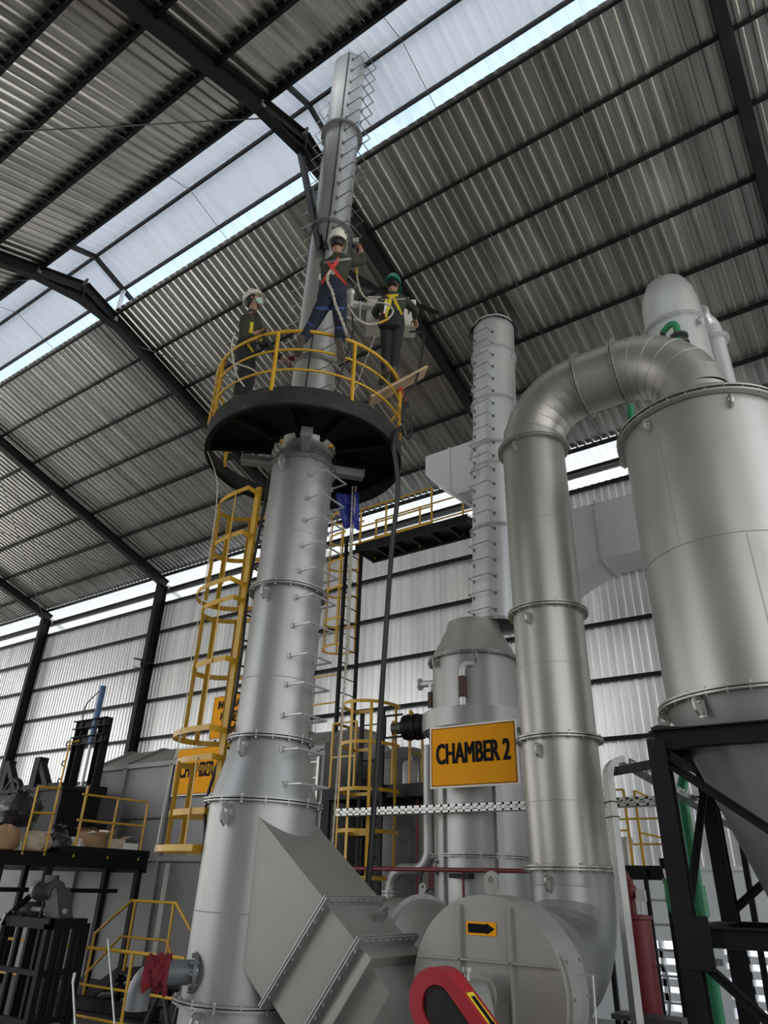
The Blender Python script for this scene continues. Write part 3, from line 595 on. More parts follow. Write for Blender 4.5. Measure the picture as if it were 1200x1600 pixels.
# ================================================================== big silo on its black frame
sl = thing('dust_silo', 'big round steel silo with a cone bottom, standing on a black frame', 'silo', (-0.84, 7.47, 1.2))
sc_ = V((-0.84, 7.47, 0)); r = 0.838
MB().lathe([(r, 3.60), (r, 5.02)], sc_, EZ, 96).build('shell', D, sl)
MB().lathe([(r + 0.002, 5.02), (r + 0.002, 6.62)], sc_, EZ, 96).build('shell', D, sl)
MB().lathe([(r - 0.003, -0.007), (r + 0.006, 0), (r - 0.003, 0.007)], sc_ + EZ * 5.02, EZ, 80).build('weld_seam', M['seam'], sl)
MB().lathe([(0.92, 6.70), (0.60, 6.96), (0.40, 7.0)], sc_, EZ, 80).build('top_cone', D, sl)
flange('flange', sc_ + EZ * 6.66, EZ, 0.82, 0.925, 0.02, D, sl, 30, 0.03)
flange('flange', sc_ + EZ * 3.58, EZ, 0.82, 0.925, 0.018, D, sl, 30)
MB().lathe([(r, 3.56), (0.20, 1.75)], sc_, EZ, 96).build('hopper_cone', S, sl)
MB().lathe([(0.19, 1.76), (0.19, 1.30)], sc_, EZ, 40).build('outlet_spout', S, sl)
flange('flange', sc_ + EZ * 1.55, EZ, 0.17, 0.27, 0.016, S, sl, 12)
for a in (-118, -170, -60):
    a = math.radians(a); o_ = V((math.cos(a), math.sin(a), 0)); lug(sc_ + EZ * 6.50 + o_ * (r + 0.03), V((o_.y, -o_.x, 0)), EZ, D, sl, 0.09)
    lug(sc_ + EZ * 3.48 + o_ * (r + 0.05), V((o_.y, -o_.x, 0)), EZ, D, sl, 0.10)
for a, z0, z1 in ((-112, 5.05, 6.6), (-70, 3.65, 5.0)):
    mb = MB(); a = math.radians(a); o_ = V((math.cos(a), math.sin(a), 0)); mb.box(sc_ + EZ * (z0 + z1) / 2 + o_ * r, (0.008, 0.012, z1 - z0), (o_, V((-o_.y, o_.x, 0)), EZ)); mb.build('vertical_seam', M['seam'], sl)
fr = thing('support_tower', 'black steel frame of columns and braces carrying the big silo', 'stand', (-0.84, 7.47, 0))
X0, X1, Ya, Yb = -1.63, -0.05, 6.60, 8.34
for x in (X0, X1):
    for y in (Ya, Yb): MB().ibeam((x, y, 0), (x, y, 3.2), 0.15, 0.15, 0.012, up=EY).build('column', M['steel'], fr)
for a, b in (((X0 - 0.02, Ya), (X1 + .2, Ya)), ((X0, Yb), (X1, Yb)), ((X0, Ya), (X0, Yb)), ((X1, Ya), (X1, Yb))):
    MB().ibeam((a[0], a[1], 3.20), (b[0], b[1], 3.20), 0.13, 0.16, 0.012).build('top_beam', M['steel'], fr)
    MB().ibeam((a[0], a[1], 1.72), (b[0], b[1], 1.72), 0.12, 0.14, 0.012).build('tie_beam', M['steel'], fr)
for a, b in (((X0, Ya, 3.05), (X1, Ya, 1.80)), ((X0, Ya, 1.62), (X1, Ya, 0.25)), ((X0, Yb, 1.85), (X1, Yb, 3.05)), ((X0, Yb, 0.2), (X1, Yb, 1.65)), ((X0, Yb, 3.05), (X0, Ya + 0.1, 1.8)), ((X1, Ya, 3.05), (X1, Yb, 1.8))):
    mb = MB().bar(a, b, 0.008, 0.075); mb.bar(V(a) + EZ * 0.035, V(b) + EZ * 0.035, 0.075, 0.008); mb.build('brace', M['steel'], fr)
MB().box((X0 + 0.06, Ya - 0.08, 1.68), (0.26, 0.014, 0.36)).build('gusset_plate', M['steel'], fr)
for a in (-135, -45, 45, 135):
    a = math.radians(a); o_ = V((math.cos(a), math.sin(a), 0)); MB().bar(sc_ + o_ * 0.80 + EZ * 3.30, sc_ + o_ * 1.15 + EZ * 3.30, 0.12, 0.06).build('bearing_bracket', M['steel'], fr)
# scrubber tower behind the silo
tk = thing('scrubber_tower', 'bright silver tower with a domed top behind the gooseneck duct', 'tank', (-1.14, 9.94, 0))
tc_ = V((-1.14, 9.94, 0)); LS = M['lightsilver']
MB().lathe([(0.46, 6.2), (0.46, 10.28)], tc_, EZ, 64).build('shell', LS, tk)
MB().lathe([(0.16, 4.2), (0.46, 6.2)], tc_, EZ, 48).build('lower_cone', LS, tk); MB().lathe([(0.13, 0), (0.13, 4.2)], tc_, EZ, 32).build('drain_pipe', M['lightsilver'], tk)
MB().lathe([(0.46, 10.32), (0.46, 10.62)], tc_, EZ, 64).build('upper_ring', LS, tk)
MB().lathe([(0.46, 10.62), (0.455, 10.85), (0.42, 11.10), (0.33, 11.32), (0.18, 11.45), (0.01, 11.49)], tc_, EZ, 64).build('dome', LS, tk)
flange('flange', tc_ + EZ * 10.30, EZ, 0.44, 0.52, 0.016, LS, tk, 16)
MB().cyl(tc_ + V((-0.05, -0.05, 11.45)), tc_ + V((-0.05, -0.05, 11.62)), 0.012, n=8).build('vent_stub', LS, tk)
p0 = tc_ + V((0.26, 0.30, 10.75)); sd_ = V((0.62, 0.78, 0)); pts = [p0, p0 + sd_ * 0.20] + arc(p0 + sd_ * 0.20 - EZ * 0.2, 0.2, EZ, sd_, 10, 90, 5) + [p0 + sd_ * 0.40 - EZ * 10.7]
MB().tube(pts, 0.145, 32, cap=True).build('side_pipe', LS, tk, ang=15)
flange('pipe_flange', p0 + sd_ * 0.14, sd_, 0.13, 0.24, 0.02, LS, tk, 8); flange('pipe_flange', p0 + sd_ * 0.40 - EZ * 0.42, EZ, 0.13, 0.22, 0.02, LS, tk, 8)
lug(tc_ + V((0.42, -0.28, 10.12)), V((0.5, 0.8, 0)), EZ, LS, tk, 0.09)
for a in (-150, -30, 90):
    a = math.radians(a); o_ = V((math.cos(a), math.sin(a), 0)); MB().bar(tc_ + o_ * 0.46 + EZ * 6.3, tc_ + o_ * 0.62 + EZ * 0, 0.06).build('leg', M['steel'], tk)

MB().tube([atD(984, 632, 8.9), atD(986, 655, 8.9), atD(994, 690, 8.85), sc_ + V((0.0, 0.86, 6.2))], 0.05, 12).build('green_hose', M['green'], sl)
q = V((-0.98, 8.75, 0)); MB().tube([tc_ + V((0.1, -0.44, 7.9)), V((q.x, q.y, 7.9)), V((q.x, q.y, 9.1))], 0.05, 14).build('spray_riser', M['zinc'], tk)
for z in (9.06, 9.20): MB().ring((q.x, q.y, z), 0.02, 0.135, 0.03, EZ, 24).build('riser_flange', M['motor'], tk)
MB().tube(bez([(q.x, q.y, 9.18), (q.x, q.y, 9.42), (q.x - 0.07, q.y + 0.02, 9.50), (q.x - 0.2, q.y + 0.08, 9.46)], 5), 0.05, 12).build('green_elbow', M['green'], tk); MB().tube([(q.x - 0.2, q.y + 0.08, 9.46), (q.x - 0.5, q.y + 0.3, 8.3), (q.x - 0.1, q.y + 0.8, 7.9)], 0.045, 12).build('spray_hose', M['rubber'], tk)
import bmesh

# ================================================================== second chamber and its stack
def text(s, c, right, up, size, m, parent, sx=0.8, bold=0.02, name='lettering', shear=0.0):
    cu = bpy.data.curves.new(name, 'FONT'); cu.body = s; cu.size = 1.0; cu.align_x = 'CENTER'; cu.align_y = 'CENTER'; cu.offset = 0.0; cu.extrude = 0.004 / size; cu.resolution_u = 3; cu.shear = shear
    t = bpy.data.objects.new('tmp', cu); COL.objects.link(t); bpy.context.view_layer.update()
    me = bpy.data.meshes.new_from_object(t.evaluated_get(bpy.context.evaluated_depsgraph_get())); bpy.data.objects.remove(t)
    right, up = V(right).normalized(), V(up).normalized(); nn = right.cross(up); org = ORG[parent.name]
    for v in me.vertices: v.co = V(c) - org + right * (v.co.x * size * sx) + up * (v.co.y * size) + nn * (v.co.z * size)
    b = bmesh.new(); b.from_mesh(me)
    for k, q in ((-1, -1), (-1, 1), (1, -1), (1, 1)):
        g = bmesh.ops.duplicate(b, geom=list(b.verts)[:len(me.vertices)] + list(b.edges)[:len(me.edges)] + list(b.faces)[:len(me.polygons)]); bmesh.ops.translate(b, verts=[e for e in g['geom'] if isinstance(e, bmesh.types.BMVert)], vec=right * (k * 0.045 * size * sx) + up * (q * 0.016 * size) + nn * (0.0002 * k + 0.0001 * q))
    b.to_mesh(me); b.free(); me.materials.clear(); me.materials.append(m); o = bpy.data.objects.new(name, me); COL.objects.link(o); o.parent = parent; ORG[o.name] = org; return o
ch = thing('combustion_chamber', 'silver round vessel with a wide collar behind the second chamber sign', 'vessel', (-5.28, 10.22, 0))
hc = V((-5.28, 10.22, 0)); r = 0.69
MB().lathe([(r, 0), (r, 2.40)], hc, EZ, 72).build('lower_shell', S, ch)
MB().lathe([(r, 2.42), (r, 4.40)], hc, EZ, 72).build('lower_shell', S, ch)
MB().lathe([(r, 4.40), (r, 5.30)], hc, EZ, 72).build('upper_shell', S, ch)
MB().lathe([(0.73, 5.33), (0.46, 5.86), (0.44, 5.98)], hc, EZ, 72).build('top_cone', D, ch)
MB().lathe([(r, 4.16), (0.86, 4.16), (0.86, 4.44), (r, 4.44)], hc, EZ, 72).build('collar', S, ch)
for z, r1 in ((5.31, 0.77), (2.41, 0.76)): flange('flange', hc + EZ * z, EZ, 0.66, r1, 0.014, S, ch, 20)
for az_, z in ((-120, 5.22), (-120, 2.24), (-60, 5.22)):
    a = math.radians(az_); o_ = V((math.cos(a), math.sin(a), 0)); lug(hc + EZ * z + o_ * (r + 0.04), V((o_.y, -o_.x, 0)), EZ, S, ch, 0.11)
for az_ in (-112, -40):
    a = math.radians(az_); o_ = V((math.cos(a), math.sin(a), 0)); MB().box(hc + EZ * 2.2 + o_ * (r + 0.02), (0.06, 0.10, 4.0), (o_, V((-o_.y, o_.x, 0)), EZ)).build('vertical_rib', S, ch)
pw = MB().tube(bez([(-5.12, 9.50, 4.40), (-5.12, 9.50, 4.86), (-5.12, 9.51, 5.02), (-5.06, 9.53, 5.10), (-4.98, 9.60, 5.10)], 6), 0.048, 16).build('riser_pipe', M['lightsilver'], ch)
MB().cyl((-5.12, 9.50, 4.58), (-5.12, 9.50, 4.90), 0.066, n=14).build('rusty_sleeve', M['rust'], pw)
pw = MB().cyl((-5.98, 10.0, 4.40), (-5.98, 10.0, 5.0), 0.048, n=16).cyl((-6.20, 10.0, 5.02), (-5.80, 10.05, 5.02), 0.055, n=16).ring((-6.20, 10.0, 5.02), 0.02, 0.10, 0.03, EX, 20).build('riser_pipe', M['lightsilver'], ch)
MB().cyl((-5.98, 10.0, 4.60), (-5.98, 10.0, 4.86), 0.062, n=14).build('rusty_sleeve', M['rust'], pw)
# burner
bn_ = thing('burner', 'black round blower burner on the left side of the round vessel collar', 'burner', (-6.45, 10.22, 4.18))
mb = MB().cyl((-6.60, 10.15, 4.37), (-6.26, 10.2, 4.37), 0.20, n=32); mb.ring((-6.52, 10.17, 4.37), 0.19, 0.215, 0.05, EX, 32); mb.ring((-6.36, 10.18, 4.37), 0.19, 0.215, 0.05, EX, 32); mb.build('blower_casing', M['black'], bn_)
MB().cyl((-6.26, 10.2, 4.37), (-6.05, 10.22, 4.37), 0.13, 0.16, 28).build('burner_nozzle', S, bn_)
MB().cyl((-6.82, 10.12, 4.37), (-6.60, 10.15, 4.37), 0.10, n=20).build('motor', M['motor'], bn_)
mb = MB().bar((-6.9, 10.0, 4.56), (-6.55, 10.0, 4.56), 0.03); mb.bar((-6.9, 10.0, 4.2), (-6.9, 10.0, 4.56), 0.03); mb.bar((-6.9, 10.0, 4.2), (-6.55, 10.0, 4.2), 0.03); mb.build('bracket', M['black'], bn_)
MB().tube(bez([(-6.1, 10.15, 4.22), (-6.05, 10.1, 4.0), (-6.08, 10.08, 3.8), (-6.05, 10.1, 3.6)]), 0.03, 8).build('gas_hose', M['rubber'], bn_)
# second stack
s2 = thing('narrow_stack', 'shorter silver stack rising from the round vessel to the roof, rungs up its front', 'chimney', (-5.15, 10.4, 5.98))
SB = V((-5.16, 10.42, 0)); SA = V((0.035, 0.014, 1.0))
def sax(z): return SB + SA * z
zs = (6.0, 7.76, 9.06, 9.52, 10.6, 11.86, 12.75)
for a, b in zip(zs, zs[1:]): MB().lathe([(0.435, a + 0.01), (0.435, b - 0.01)], SB, SA, 64).build('shaft_section', M['lightsilver'], s2)
for z in zs[:-1]: flange('flange', sax(z), SA, 0.41, 0.48, 0.014, M['lightsilver'], s2, 16)
mb = MB()
k = 18; vs = []
for i in range(k):
    a = 2 * math.pi * i / k; rr = 0.50 + random.uniform(-0.02, 0.05); vs += [sax(12.62 + random.uniform(-0.03, 0.03)) + V((math.cos(a), math.sin(a), 0)) * rr, sax(12.72) + V((math.cos(a), math.sin(a), 0)) * 0.40]
mb.add(vs, [(2 * i, 2 * ((i + 1) % k), 2 * ((i + 1) % k) + 1, 2 * i + 1) for i in range(k)]); mb.build('roof_flashing', M['motor'], s2)
z = 6.12
while z < 12.5: staple(sax(z), (-0.12, -1, 0), (1, -0.12, 0), 0.435, 0.42, 0.14, M['darkrod'], s2, 0.008); z += 0.305
for aa, z in ((-10, 11.72), (-10, 10.48), (-175, 11.2), (-175, 9.9), (-110, 9.3), (-110, 8.9)):
    a = math.radians(aa); o_ = V((math.cos(a), math.sin(a), 0)); lug(sax(z) + o_ * 0.47, V((o_.y, -o_.x, 0)), EZ, M['lightsilver'], s2, 0.07)
hd_ = thing('stack_hood', 'pale square duct box joined to the left of the shorter stack near the roof', 'duct', (-6.0, 10.9, 9.0))
MB().prism([(x, 10.55, z) for x, z in ((-6.42, 9.98), (-5.15, 9.98), (-5.15, 8.86), (-5.70, 8.86), (-6.42, 9.52))], (0, 0.85, 0)).build('box', M['lightsilver'], hd_)
mb = MB()
for y in (10.53,): mb.span(-5.86, -5.83, y, 11.42, 8.98, 10.0)
mb.build('flange', M['lightsilver'], hd_)
rd = thing('rectangular_duct', 'wide pale rectangular duct high on the wall between gooseneck duct and silo', 'duct', (-3.2, 13, 7.2))
MB().prism([(x, 12.5, z) for x, z in ((-3.58, 8.95), (-1.2, 8.95), (-1.2, 7.72), (-3.58, 7.72))], (0, 0.9, 0)).build('straight_section', M['lightsilver'], rd)
MB().prism([(x, 12.5, z) for x, z in ((-5.0, 8.95), (-3.6, 8.95), (-3.6, 7.72), (-5.0, 7.10))], (0, 0.9, 0)).build('sloping_section', M['lightsilver'], rd)
mb = MB(); mb.span(-3.61, -3.57, 12.46, 13.44, 7.66, 9.0)
for i in range(9): mb.cyl((-3.66, 12.47, 7.8 + i * 0.14), (-3.52, 12.47, 7.8 + i * 0.14), 0.012, n=6)
mb.build('flange', M['zinc'], rd)
for x in (-4.7, -1.6): MB().bar((x, 13.3, 8.3), (x, 14.99, 8.3), 0.08).build('wall_bracket', M['steel'], rd)

# signs
def sign(name, label, c, wd, ht, lines, m=M['orange']):
    t = thing(name, label, 'sign', V(c) + EZ * (-ht / 2)); c = V(c)
    MB().box(c, (wd, 0.02, ht)).build('backing', M['signwhite'], t)
    fa = MB().box(c - EY * 0.0105, (wd - 0.05, 0.006, ht - 0.05)).build('face', m, t)
    mb = MB(); w2, h2, k = wd / 2 - 0.035, ht / 2 - 0.035, 0.008
    for a, b in (((-w2, -h2), (w2, -h2)), ((-w2, h2), (w2, h2)), ((-w2, -h2), (-w2, h2)), ((w2, -h2), (w2, h2))): mb.bar(c + V((a[0], -0.0145, a[1])), c + V((b[0], -0.0145, b[1])), 0.004 if a[0] != b[0] else k, k if a[0] != b[0] else 0.004)
    mb.build('border_line', M['signink'], t)
    for s, z, sz, sx in lines: text(s, c + V((0, -0.016, z)), EX, EZ, sz, M['signink'], fa, sx, 0.022)
    return t
t = sign('chamber_sign', 'orange CHAMBER 2 sign in front of the round vessel', (-4.87, 9.28, 3.69), 1.41, 0.865, [('CHAMBER 2', 0.02, 0.40, 0.56)])
for x in (-5.35, -4.9): MB().bar((x, 9.29, 3.9), (x, 9.60, 3.9), 0.05, 0.03).build('hanger', M['zinc'], t)
t = sign('chamber_sign', 'orange CHAMBER 1 sign on the panelled furnace, behind the yellow ladder cage', (atY(276, 1215, 10.9).x + 0.8, 10.83, atY(276, 1215, 10.9).z + 0.10), 1.6, 1.0, [('CHAMBER 1', 0.0, 0.42, 0.56)])
t = sign('capacity_sign', 'orange three-line capacity sign standing above the furnace lid', (atY(330, 1126, 11.5).x + 0.70, 11.5, atY(330, 1126, 11.5).z + 0.05), 1.40, 1.02, [('INCINERATOR', 0.27, 0.26, 0.60), ('KAPASITAS', 0.0, 0.26, 0.60), ('500 kg/jam', -0.29, 0.26, 0.60)])
for dx in (-0.5, 0.5): x = t.location.x + dx; MB().bar((x, 11.53, 4.62), (x, 11.53, 5.9), 0.04).build('post', M['steel'], t)

# ================================================================== panelled furnace
fu = thing('furnace', 'long grey panelled furnace with a pitched dusty lid, at the left', 'furnace', (-12.2, 12.2, 0))
Yf = 10.95; FX0, FX1 = -16.2, -8.9; G = M['grey']
MB().span(-21.5, FX1, Yf, 13.6, 0.12, 2.42).build('lower_body', G, fu)
MB().span(FX0, FX1, Yf, 13.6, 2.42, 4.36).build('upper_body', G, fu)
MB().prism([(FX0, Yf - 0.08, 4.36), (FX0, Yf + 0.9, 4.86), (FX0, 12.7, 4.86), (FX0, 13.7, 4.36)], (FX1 - FX0, 0, 0)).build('lid', M['lid'], fu)
MB().span(FX0, FX1, Yf - 0.09, Yf + 0.02, 4.28, 4.38).build('eave_rail', G, fu)
MB().span(FX0, FX1, Yf - 0.10, Yf + 0.02, 2.34, 2.44).build('ledge', G, fu)
MB().span(FX0, FX1, Yf - 0.02, Yf + 0.02, 3.16, 3.20).build('panel_joint', M['motor'], fu); MB().span(FX0, FX1, Yf - 0.02, Yf + 0.02, 1.30, 1.34).build('panel_joint', G, fu)
for x in (-16.15, -14.95, -13.3, -11.65, -10.2, -8.95):
    MB().span(x - 0.06, x + 0.06, Yf - 0.09, Yf + 0.02, 2.44, 4.30).build('stiffener', G, fu); MB().span(x - 0.06, x + 0.06, Yf - 0.07, Yf + 0.02, 0.15, 2.34).build('stiffener', G, fu)
    mb = MB(); a = V((x, Yf - 0.06, 4.40)); b = V((x, Yf + 0.9, 4.89)); mb.bar(a, b, 0.10, 0.04); mb.bar(b, (x, 12.7, 4.89), 0.10, 0.04); mb.build('lid_rib', G, fu)
MB().span(FX0 - 0.05, FX1 + 0.05, Yf - 0.12, 13.6, 0, 0.14).build('base_skid', M['black'], fu)
mb = MB().bar((-9.35, Yf - 0.12, 0.1), (-9.35, Yf - 0.12, 4.2), 0.05); mb.bar((-9.0, Yf - 0.12, 0.1), (-9.0, Yf - 0.12, 4.2), 0.05)
for i in range(14): mb.bar((-9.35, Yf - 0.12, 0.3 + i * 0.29), (-9.0, Yf - 0.12, 0.3 + i * 0.29), 0.025)
mb.build('side_ladder', M['zinc'], fu)
for i, x in enumerate((-12.95, -12.90, -12.85)): solo('conduit', MB().tube([(x, Yf - 0.10, 2.3), (x, Yf - 0.10, 0.05)], 0.012, 6), M['zinc'], 'thin grey conduit running down the furnace panels below the deck', 'conduit', 'three conduits on the furnace')
for k, zz in enumerate((1.05, 1.85, 2.25)):
    solo('step_bracket', MB().span(-11.35, -11.05, Yf - 0.35, Yf, zz, zz + 0.02), M['lightsilver'], ('lowest', 'middle', 'topmost')[k] + ' pale step bracket on the furnace wall beside the tallest stack', 'bracket')
dk = thing('settling_tank', 'dark grey round tank behind the yellow ladder cage in the middle', 'tank', (-7.98, 12.35, 0))
MB().lathe([(0.80, 0), (0.80, 4.15)], (-7.98, 12.35, 0), EZ, 56).build('shell', M['motor'], dk); MB().lathe([(0.80, 4.15), (0.30, 4.45), (0.01, 4.46)], (-7.98, 12.35, 0), EZ, 56).build('lid', M['motor'], dk)
flange('flange', (-7.98, 12.35, 2.3), EZ, 0.78, 0.88, 0.014, M['motor'], dk, 18)

# round connecting duct behind the square outlet duct
cd = thing('curved_duct', 'short round silver duct bending behind the square outlet duct', 'duct', (-4.8, 7.6, 1.0))
MB().tube(bez([(-6.1, 8.9, 1.45), (-5.3, 8.35, 1.48), (-4.6, 7.75, 1.44), (-4.1, 7.0, 1.15), (-3.95, 6.7, 0.8)], 5), 0.40, 44).build('bend', S, cd, ang=12)
flange('flange', (-4.98, 8.09, 1.47), (0.78, -0.62, 0), 0.38, 0.46, 0.016, S, cd, 16); lug((-4.98, 8.09, 1.98), (0.78, -0.62, 0), EZ, S, cd, 0.07)
for p in ((-5.6, 8.5), (-4.5, 7.6)): MB().bar((p[0], p[1], 0), (p[0], p[1], 1.15), 0.08).build('leg', M['black'], cd)

# ================================================================== middle platform, ladder and cage
mp = thing('access_platform', 'small black platform with yellow rails left of the round vessel', 'platform', (-7.2, 11.0, 0))
mb = MB().span(-8.35, -6.05, 10.30, 11.4, 3.42, 3.50); mb.build('deck_plate', M['black'], mp)
for a, b in (((-8.35, 10.30), (-6.05, 10.30)), ((-8.35, 11.4), (-6.05, 11.4)), ((-8.35, 10.3), (-8.35, 11.4)), ((-6.05, 10.3), (-6.05, 11.4)), ((-7.6, 10.3), (-7.6, 11.4)), ((-6.8, 10.3), (-6.8, 11.4))):
    MB().chan((a[0], a[1], 3.40), (b[0], b[1], 3.40), 0.06, 0.2, 0.01).build('edge_beam', M['black'], mp)
for x, y in ((-8.3, 10.34), (-6.1, 10.34), (-8.3, 11.36), (-6.1, 11.36), (-6.55, 11.36)): MB().bar((x, y, 0), (x, y, 3.4), 0.07).build('leg', M['black'], mp)
for x, y, zt in ((-8.28, 10.32, 4.62), (-7.75, 10.32, 4.62), (-6.95, 10.32, 4.55), (-6.62, 10.75, 4.50), (-6.62, 10.35, 4.70), (-6.3, 11.36, 4.4)): MB().bar((x, y, 3.45), (x, y, zt), 0.035).build('rail_post', M['yellow'], mp)
for a, b in (((-8.28, 10.32, 4.62), (-7.75, 10.32, 4.62)), ((-8.28, 10.32, 4.02), (-7.75, 10.32, 4.02)), ((-6.62, 10.35, 4.70), (-6.62, 10.75, 4.50)), ((-6.62, 10.35, 4.05), (-6.62, 10.75, 3.98)), ((-6.3, 11.36, 3.95), (-5.9, 11.36, 3.95)), ((-8.28, 10.32, 4.62), (-8.28, 11.36, 4.62))): MB().bar(a, b, 0.03).build('rail', M['yellow'], mp)
l2 = thing('caged_ladder', 'yellow caged ladder in front of the small platform left of the round vessel', 'ladder', (-7.1, 10.2, 0))
for x in (-7.55, -7.1): MB().bar((x, 10.22, 0.6), (x, 10.22, 4.75), 0.045, 0.07, up=EX).build('stringer', M['black'], l2)
z = 0.9
while z < 4.7: MB().cyl((-7.55, 10.22, z), (-7.1, 10.22, z), 0.012, n=8).build('rung', M['black'], l2); z += 0.30
for z in (0.7, 3.3): MB().bar((-7.33, 10.22, z), (-7.33, 10.36, z), 0.5, 0.04).build('standoff', M['black'], l2)
for x in (-7.55, -7.1): MB().bar((x, 10.22, 0), (x, 10.22, 0.6), 0.045, 0.07, up=EX).build('foot', M['black'], l2)
zz = (2.10, 2.75, 3.36, 4.08, 4.74); cc = V((-7.20, 10.2, 0))
for z in zz:
    mb = MB(); hoop(mb, cc + EZ * z, (0, -1, 0), (1, 0, 0), 0.47, 0.75, 0.055); mb.build('cage_hoop', M['yellow'], l2)
    MB().bar((-7.67, 10.2, z), (-7.35, 10.2, z), 0.006, 0.055).build('hoop_bracket', M['yellow'], l2)
for a in (5, 50, 90, 130, 175):
    a = math.radians(a); p = cc + EX * (0.47 * math.cos(a)) - EY * (0.75 * math.sin(a) ** 0.75); MB().bar(p + EZ * 2.08, p + EZ * 4.77, 0.006, 0.05, up=V((p.x - cc.x, p.y - cc.y, 0)).cross(EZ)).build('cage_strip', M['yellow'], l2)
# high walkway and its ladder
wk = thing('high_walkway', 'black walkway with yellow rails high on the far wall left of the shorter stack', 'walkway', (-8, 12.5, 9))
MB().span(-9.3, -6.25, 12.05, 12.75, 9.16, 9.2).build('deck_plate', M['black'], wk)
for y in (12.05, 12.75): MB().chan((-9.3, y, 9.14), (-6.25, y, 9.14), 0.06, 0.20, 0.01).build('edge_beam', M['black'], wk)
for i in range(7): x = -9.28 + i * 0.5; MB().bar((x, 12.05, 9.1), (x, 12.75, 9.1), 0.05, 0.08).build('cross_member', M['black'], wk)
for x in (-6.32,): MB().bar((x, 12.7, 9.05), (x, 14.9, 9.05), 0.08, 0.1).build('wall_bracket', M['black'], wk)
for x, y in ((-9.2, 12.07), (-8.45, 12.07), (-7.18, 12.07), (-6.72, 12.72), (-7.9, 12.72), (-9.2, 12.72), (-6.28, 12.72)): MB().bar((x, y, 9.1), (x, y, 10.22), 0.035).build('rail_post', M['yellow'], wk)
for y in (12.07, 12.72):
    for z in (10.2, 9.72): MB().bar((-9.25, y, z), (-7.15 if y < 12.5 else -6.28, y, z), 0.03).build('rail', M['yellow'], wk)
    MB().bar((-9.25, y, 9.27), (-7.15 if y < 12.5 else -6.28, y, 9.27), 0.006, 0.09).build('toe_board', M['yellow'], wk)
l3 = thing('caged_ladder', 'tall black ladder with a yellow cage reaching the high walkway', 'ladder', (-9.38, 12.05, 4.8))
for y in (11.78, 12.38): MB().bar((-9.38, y, 4.82), (-9.38, y, 9.3), 0.05, 0.09, up=EY).build('stringer', M['black'], l3)
z = 5.0
while z < 9.2: MB().cyl((-9.38, 11.78, z), (-9.38, 12.38, z), 0.013, n=8).build('rung', M['black'], l3); z += 0.33
for z in (6.05, 5.45): MB().bar((-10.9, 11.8, z), (-9.4, 11.8, z), 0.03).build('guard_bar', M['yellow'], l3)
zz = (6.72, 7.35, 8.1, 8.8, 9.5, 10.1)
for z in zz:
    mb = MB(); hoop(mb, (-9.38, 12.08, z), (-1, 0, 0), (0, 1, 0), 0.36, 0.72, 0.05); mb.build('cage_hoop', M['yellow'], l3)
for a in (5, 45, 90, 135, 175):
    a = math.radians(a); p = V((-9.38 - 0.72 * math.sin(a) ** 0.75, 12.08 + 0.36 * math.cos(a), 0)); MB().bar(p + EZ * 6.7, p + EZ * 10.12, 0.006, 0.045, up=V((p.x + 9.38, p.y - 12.08, 0)).cross(EZ)).build('cage_strip', M['yellow'], l3)

# ================================================================== trays, pipes and hoses
def tray(name, label, a, b, wd, ht, up=EZ):
    t = thing(name, label, 'cable tray', min(V(a), V(b), key=lambda q: q.z)); d, sd, uu, L = MB().frame(a, b, up); m = (V(a) + V(b)) / 2
    MB().box(m, (L, wd, 0.006), (d, sd, uu)).build('tray_bed', M['zinc'], t)
    for s_ in (-1, 1):
        mb = MB(); n = max(4, int(L / 0.12)); q = m + sd * (s_ * wd / 2)
        mb.box(q + uu * (ht * 0.85), (L, 0.005, ht * 0.3), (d, sd, uu)); mb.box(q + uu * (ht * 0.12), (L, 0.005, ht * 0.24), (d, sd, uu)); mb.box(q + uu * (ht * 0.49), (L, 0.004, ht * 0.10), (d, sd, uu))
        for i in range(n + 1): mb.box(V(a) + d * (L * i / n) + sd * (s_ * wd / 2) + uu * (ht * 0.5), (0.035, 0.005, ht), (d, sd, uu))
        mb.build('side_rail', M['zinc'], t)
    return t
tray('perforated_tray', 'long perforated cable tray running level behind the gooseneck duct', (-7.35, 9.42, 2.95), (-2.05, 9.42, 2.95), 0.18, 0.10)
tr = thing('cable_channel', 'tall pale galvanised channel standing beside the gooseneck duct, curved over at its top', 'cable tray', (-2.24, 7.02, 0))
path = [V((-2.24, 7.02, 0.0)), V((-2.24, 7.02, 2.95))] + arc((-2.10, 7.06, 2.98), 0.145, V((-0.96, -0.28, 0)), EZ, 10, 100, 6)
mb = MB()
for a, b in zip(path, path[1:]): mb.bar(a, b + (b - a).normalized() * 0.004, 0.15 if False else 0.06, 0.15, up=V((0.6, -0.8, 0)))
mb.build('channel_cover', M['zinc'], tr)
for z in (2.62, 2.75): MB().box((-2.24, 7.02, z), (0.085, 0.17, 0.008), (V((0.8, 0.6, 0)), V((-0.6, 0.8, 0)), EZ)).build('joint_clip', M['black'], tr)
tray('black_tray', 'dark slotted cable tray sloping behind the silo frame from the channel top', (-2.12, 7.2, 3.10), (-1.50, 8.9, 2.62), 0.12, 0.06)
MB_ = MB().bar((-2.22, 7.05, 3.02), (-1.64, 6.66, 3.02), 0.05, 0.07); solo('steel_bar', MB_, M['steel'], 'short black bar tying the galvanised channel to the silo frame', 'bar')
rp = thing('water_pipe', 'thin dark red pipe running level in front of the round vessel', 'pipe', (-5.6, 9.4, 2.23))
MB().tube([(-7.3, 9.42, 2.22), (-3.2, 9.42, 2.22)], 0.028, 10).build('pipe_run', M['redpipe'], rp)
